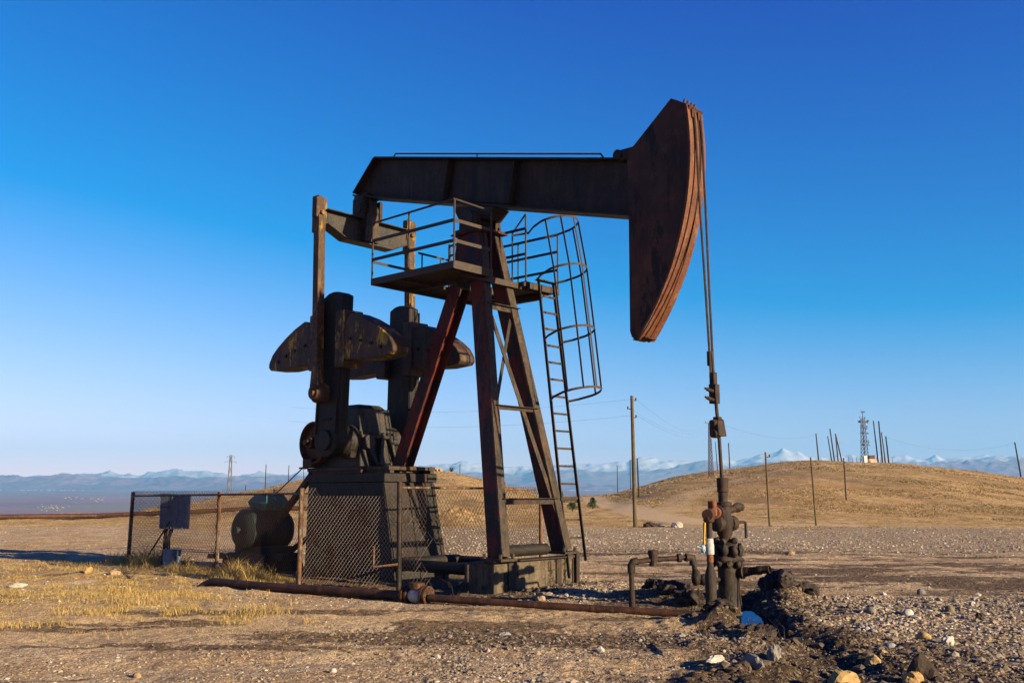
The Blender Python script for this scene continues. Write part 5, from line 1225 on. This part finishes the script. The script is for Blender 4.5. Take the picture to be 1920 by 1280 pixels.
# loose pebbles by the thousand
def scatter_stones():
    bm = bmesh.new(); bmesh.ops.create_icosphere(bm, subdivisions=1, radius=1)
    base = np.array([v.co[:] for v in bm.verts]); bf = np.array([[v.index for v in f.verts] for f in bm.faces]); bm.free()
    N = 200000
    d = np.exp(RNG.uniform(np.log(8.0), np.log(52), N)); tp = RNG.uniform(-.60, .60, N); X = tp * d; Y = d
    mk = land_masks(X, Y)
    patch = sstep(-.15, .35, fbm(X / .8, Y / .8, 3, 121))
    dens = .085 + .5 * mk['gravel'] * (.35 + .65 * patch) + .10 * patch - .25 * mk['track']
    dens = np.where(Y > 20, dens * .9, dens); dens *= 1 - .55 * mk['grass']
    keep = RNG.uniform(0, 1, N) < dens
    dd = dist_path(X, Y, DITCH)[0]; clod = (dd > .18) & (dd < .95) & (Y < 16) & (RNG.uniform(0, 1, N) < .17 * sstep(-.2, .3, fbm(X / .4, Y / .4, 3, 141))); keep |= clod
    clod = clod[keep]; X, Y = X[keep], Y[keep]; gv = mk['gravel'][keep]; oil = mk['oil'][keep]; n = len(X)
    big = RNG.uniform(0, 1, n)
    s = .006 + .0115 * RNG.exponential(1., n) * (.4 + .6 * gv) * np.clip(Y / 14, .7, 1.7); s = np.clip(s, .006, .055)
    s = np.where(Y > 20, s * .8, s); s = np.where(clod, np.clip(.008 + .014 * RNG.exponential(1., n), .008, .065), s)
    sc = np.stack([s * RNG.uniform(.8, 1.5, n), s * RNG.uniform(.7, 1.1, n), s * RNG.uniform(.45, .85, n)], -1)
    a = RNG.uniform(0, 6.28, n); z = carve(X, Y, terrain(X, Y))
    dist = 1 + RNG.uniform(-.28, .28, (n, len(base)))
    L_ = base[None] * dist[:, :, None] * sc[:, None, :]
    ca, sa = np.cos(a)[:, None], np.sin(a)[:, None]
    P = np.stack([L_[..., 0] * ca - L_[..., 1] * sa + X[:, None], L_[..., 0] * sa + L_[..., 1] * ca + Y[:, None], L_[..., 2] + z[:, None] + (sc[:, 2] * .12)[:, None]], -1)
    pal = np.array([(.46, .39, .30), (.36, .28, .19), (.60, .55, .47), (.28, .24, .19), (.42, .31, .18), (.20, .16, .125), (.30, .29, .27)])
    c = pal[RNG.choice(len(pal), n, p=[.25, .22, .14, .14, .12, .08, .05])] * RNG.uniform(.5, .85, (n, 1))
    st = (oil * RNG.uniform(.5, 1.25, n)).clip(0, .93)[:, None]
    c = c * (1 - st) + np.array((.06, .045, .032)) * st
    c = np.where((clod & (RNG.uniform(0, 1, n) < .85))[:, None], np.array((.035, .025, .018)) * RNG.uniform(.7, 2.2, (n, 1)), c)
    col = np.repeat(c, len(base), 0)
    F = (bf[None] + (np.arange(n) * len(base))[:, None, None]).reshape(-1, 3)
    t = NT('loose_pebbles'); cc = t.attr('tint', True); t.out(t.mix(t.math('MULTIPLY', t.noise(t.pos(), 60, 3), .35), cc, (.16, .11, .075)), .9, .2)
    o = np_mesh('gravel', P.reshape(-1, 3), F, t.m, {'tint': col}, smooth=False)
    tag(o, 'loose pebbles and small stones scattered over the ground', 'gravel', kind='stuff')
scatter_stones()

def make_puddle():
    C_ = np.array([(3.5, 15.0), (3.32, 14.4), (3.18, 13.4), (3.1, 12.6), (3.0, 11.9)]); m_ = MB(); vs = []
    for k, (x, y) in enumerate(C_):
        w_ = (.28, .30, .26, .22, .12)[k]; vs += [(x - w_, y, -.105), (x + w_, y, -.105)]
    m_.add(vs, [(2 * k, 2 * k + 1, 2 * k + 3, 2 * k + 2) for k in range(len(C_) - 1)])
    t = NT('oily_water'); gl = t.n('ShaderNodeBsdfGlossy'); gl.inputs['Color'].default_value = (.05, .16, .31, 1); gl.inputs['Roughness'].default_value = .02  # deep blue of the reflected sky is put into the gloss colour
    n = t.noise(t.pos(), 6, 3); bp = t.n('ShaderNodeBump'); t.put(bp.inputs['Height'], n); bp.inputs['Distance'].default_value = .002; bp.inputs['Strength'].default_value = .25
    t.put(gl.inputs['Normal'], bp.outputs['Normal']); t.t.nodes.remove(t.b); t.t.links.new(gl.outputs[0], t.t.nodes['Material Output'].inputs['Surface'])
    o = m_.build('oily_water', t.m); o['kind'] = 'structure'
make_puddle()

def grass():
    N = 330000
    d = np.exp(RNG.uniform(np.log(9.5), np.log(32), N)); tp = RNG.uniform(-.64, .04, N); X = tp * d; Y = d
    mk = land_masks(X, Y)
    tuft = sstep(.0, .45, fbm(X / .5, Y / .5, 3, 131) + .5 * fbm(X / 2.2, Y / 2.2, 2, 133))
    f0 = dist_path(X, Y, np.array([FP['corner'], FP['mid'], FP['near']]))[0]
    fen = (1 - sstep(.12, .75, f0)) * (X < -4.0)
    inside = sstep(.2, .5, (Y - 24.1) + 1.23 * (X + 9.2)) * (Y < 26) * (X < -4.6) * (X > -9.6)
    dens = mk['grass'] * (.18 + .82 * tuft) * .8 * (1 - .9 * (Y > 24)) + fen * 1.2 + .25 * inside * tuft
    keep = RNG.uniform(0, 1, N) < dens; X, Y, fen, tuft = X[keep], Y[keep], fen[keep], tuft[keep]; n = len(X)
    z = carve(X, Y, terrain(X, Y))
    hgt = (.02 + .055 * tuft * RNG.uniform(.4, 1.3, n)) * (1 + 3.6 * fen) * RNG.uniform(.6, 1.3, n)
    a = RNG.uniform(0, 6.28, n); ln = RNG.uniform(.2, 1.2, n) * hgt; b = RNG.uniform(0, 6.28, n); wd = .0022 + .012 * hgt
    wx, wy = np.cos(a) * wd, np.sin(a) * wd; lx_, ly_ = np.cos(b) * ln, np.sin(b) * ln
    P = np.stack([np.stack([X - wx, Y - wy, z - .01], -1), np.stack([X + wx, Y + wy, z - .01], -1),
                  np.stack([X + wx * .7 + lx_ * .35, Y + wy * .7 + ly_ * .35, z + hgt * .6], -1), np.stack([X - wx * .7 + lx_ * .35, Y - wy * .7 + ly_ * .35, z + hgt * .6], -1),
                  np.stack([X + lx_, Y + ly_, z + hgt], -1)], 1)
    k = np.arange(n)[:, None] * 5
    F = np.concatenate([k + np.array([[0, 1, 2]]), k + np.array([[0, 2, 3]]), k + np.array([[3, 2, 4]])])
    c = np.array((.40, .27, .09)) * RNG.uniform(.55, 1.25, (n, 1)) + np.array((.05, .02, 0)) * RNG.uniform(-1, 1, (n, 1))
    gr = (RNG.uniform(0, 1, n) < .07)[:, None]; c = np.where(gr, np.array((.14, .16, .05)), c).clip(.02, .8)
    t = NT('straw'); cc = t.attr('tint', True); t.out(cc, .8, .2)
    tr = t.n('ShaderNodeBsdfTranslucent'); t.put(tr.inputs['Color'], cc); ms = t.n('ShaderNodeMixShader'); ms.inputs[0].default_value = .3
    t.t.links.new(t.b.outputs[0], ms.inputs[1]); t.t.links.new(tr.outputs[0], ms.inputs[2])
    t.t.links.new(ms.outputs[0], t.t.nodes['Material Output'].inputs['Surface'])
    o = np_mesh('dry_grass', P.reshape(-1, 3), F, t.m, {'tint': np.repeat(c, 5, 0)}, smooth=False)
    tag(o, 'straw coloured dry grass along the fence and over the left foreground', 'grass', kind='stuff')
grass()

# tussocks and scrub on the slopes
def tussocks():
    N = 260000
    d = np.exp(RNG.uniform(np.log(44), np.log(430), N)); tp = RNG.uniform(-.62, .62, N); X = tp * d; Y = d
    mk = land_masks(X, Y)
    cl = fbm(X / 6, Y / 9, 3, 151) + .6 * fbm(X / 25, Y / 40, 3, 153)
    keep = RNG.uniform(0, 1, N) < mk['grass'] * (1 - .95 * mk['track']) * (.25 + .75 * sstep(-.3, .4, cl))
    X, Y, cl = X[keep], Y[keep], cl[keep]; n = len(X); z = carve(X, Y, terrain(X, Y))
    h = RNG.uniform(.35, 1., n) * (.7 + .6 * sstep(0, .5, cl)) * .13 * np.clip(Y / 150, .35, 1.7); wd = h * RNG.uniform(.8, 2.2, n)
    P = []; F = []
    for j in range(4):
        a = RNG.uniform(0, 6.28, n); e = RNG.uniform(.2, .8, n); b = a + RNG.uniform(-.6, .6, n)
        x0, y0 = X + np.cos(a) * wd * .3, Y + np.sin(a) * wd * .3
        P.append(np.stack([np.stack([x0 - np.sin(a) * wd * .35, y0 + np.cos(a) * wd * .35, z - .02], -1), np.stack([x0 + np.sin(a) * wd * .35, y0 - np.cos(a) * wd * .35, z - .02], -1), np.stack([x0 + np.cos(b) * e * wd, y0 + np.sin(b) * e * wd, z + h * RNG.uniform(.7, 1.1, n)], -1)], 1))
    P = np.concatenate(P, 0).reshape(-1, 3); F = np.arange(len(P)).reshape(-1, 3)
    pal = np.array([(.27, .175, .075), (.34, .235, .11), (.20, .125, .055), (.14, .105, .045), (.10, .065, .035), (.40, .30, .17)])
    c = pal[RNG.choice(6, n, p=[.3, .25, .18, .1, .08, .09])] * RNG.uniform(.7, 1.1, (n, 1))
    t = NT('tussock_straw'); t.out(t.attr('tint', True), .9, .1)
    o = np_mesh('dry_grass', P, F, t.m, {'tint': np.tile(np.repeat(c, 3, 0), (4, 1))}, smooth=False)
    tag(o, 'low dry tussocks and scrub covering the slopes behind the gravel pad', 'grass', kind='stuff')
tussocks()

# dead twigs
def twig(x, y, s, seed, label):
    rr = random.Random(seed); m_ = MB()
    for k in range(7):
        a = rr.uniform(0, 6.28); p = Vector((0, 0, 0)); q = Vector((math.cos(a), math.sin(a), rr.uniform(.3, 1.3))) * s * .5; e = q + Vector((math.cos(a + rr.uniform(-1, 1)), math.sin(a + rr.uniform(-1, 1)), rr.uniform(-.2, .7))) * s * .5
        m_.tube([p, q, e], [.006, .005, .003], 4, False); m_.tube([q, q + Vector((rr.uniform(-1, 1), rr.uniform(-1, 1), .4)) * s * .3], [.004, .002], 4, False)
    o = m_.build('dead_twig', M['flange']); o.location = (x, y, ground_z(x, y)); tag(o, label, 'twig')
twig(3.0, 13.2, .25, 1, 'tangle of dead twigs at the standpipe foot')
twig(-.9, 15.7, .35, 2, 'thin dry weed before the left end of the footing block')
twig(3.1, 11.6, .3, 4, 'dead twigs hanging over the ditch below the puddle')
twig(-7.25, 19.2, .35, 5, 'tall dry weed in the grass before the fence corner')
twig(-2.55, 16.9, .3, 6, 'dry weed stuck in the wire mesh between the two near posts')

# ------------------------------------------------------------------ the air between here and the mountains
mb = MB(); mb.box(-11500, 11500, -60, 12000, -130, 570)
t = NT('haze_air'); t.t.nodes.remove(t.b)
pv = t.n('ShaderNodeVolumePrincipled'); pv.inputs['Color'].default_value = (.17, .57, 1, 1); pv.inputs['Density'].default_value = 9.0e-5; pv.inputs['Anisotropy'].default_value = 0.0
t.t.links.new(pv.outputs[0], t.t.nodes['Material Output'].inputs['Volume'])
o = mb.build('haze', t.m); tag(o, kind='stuff')
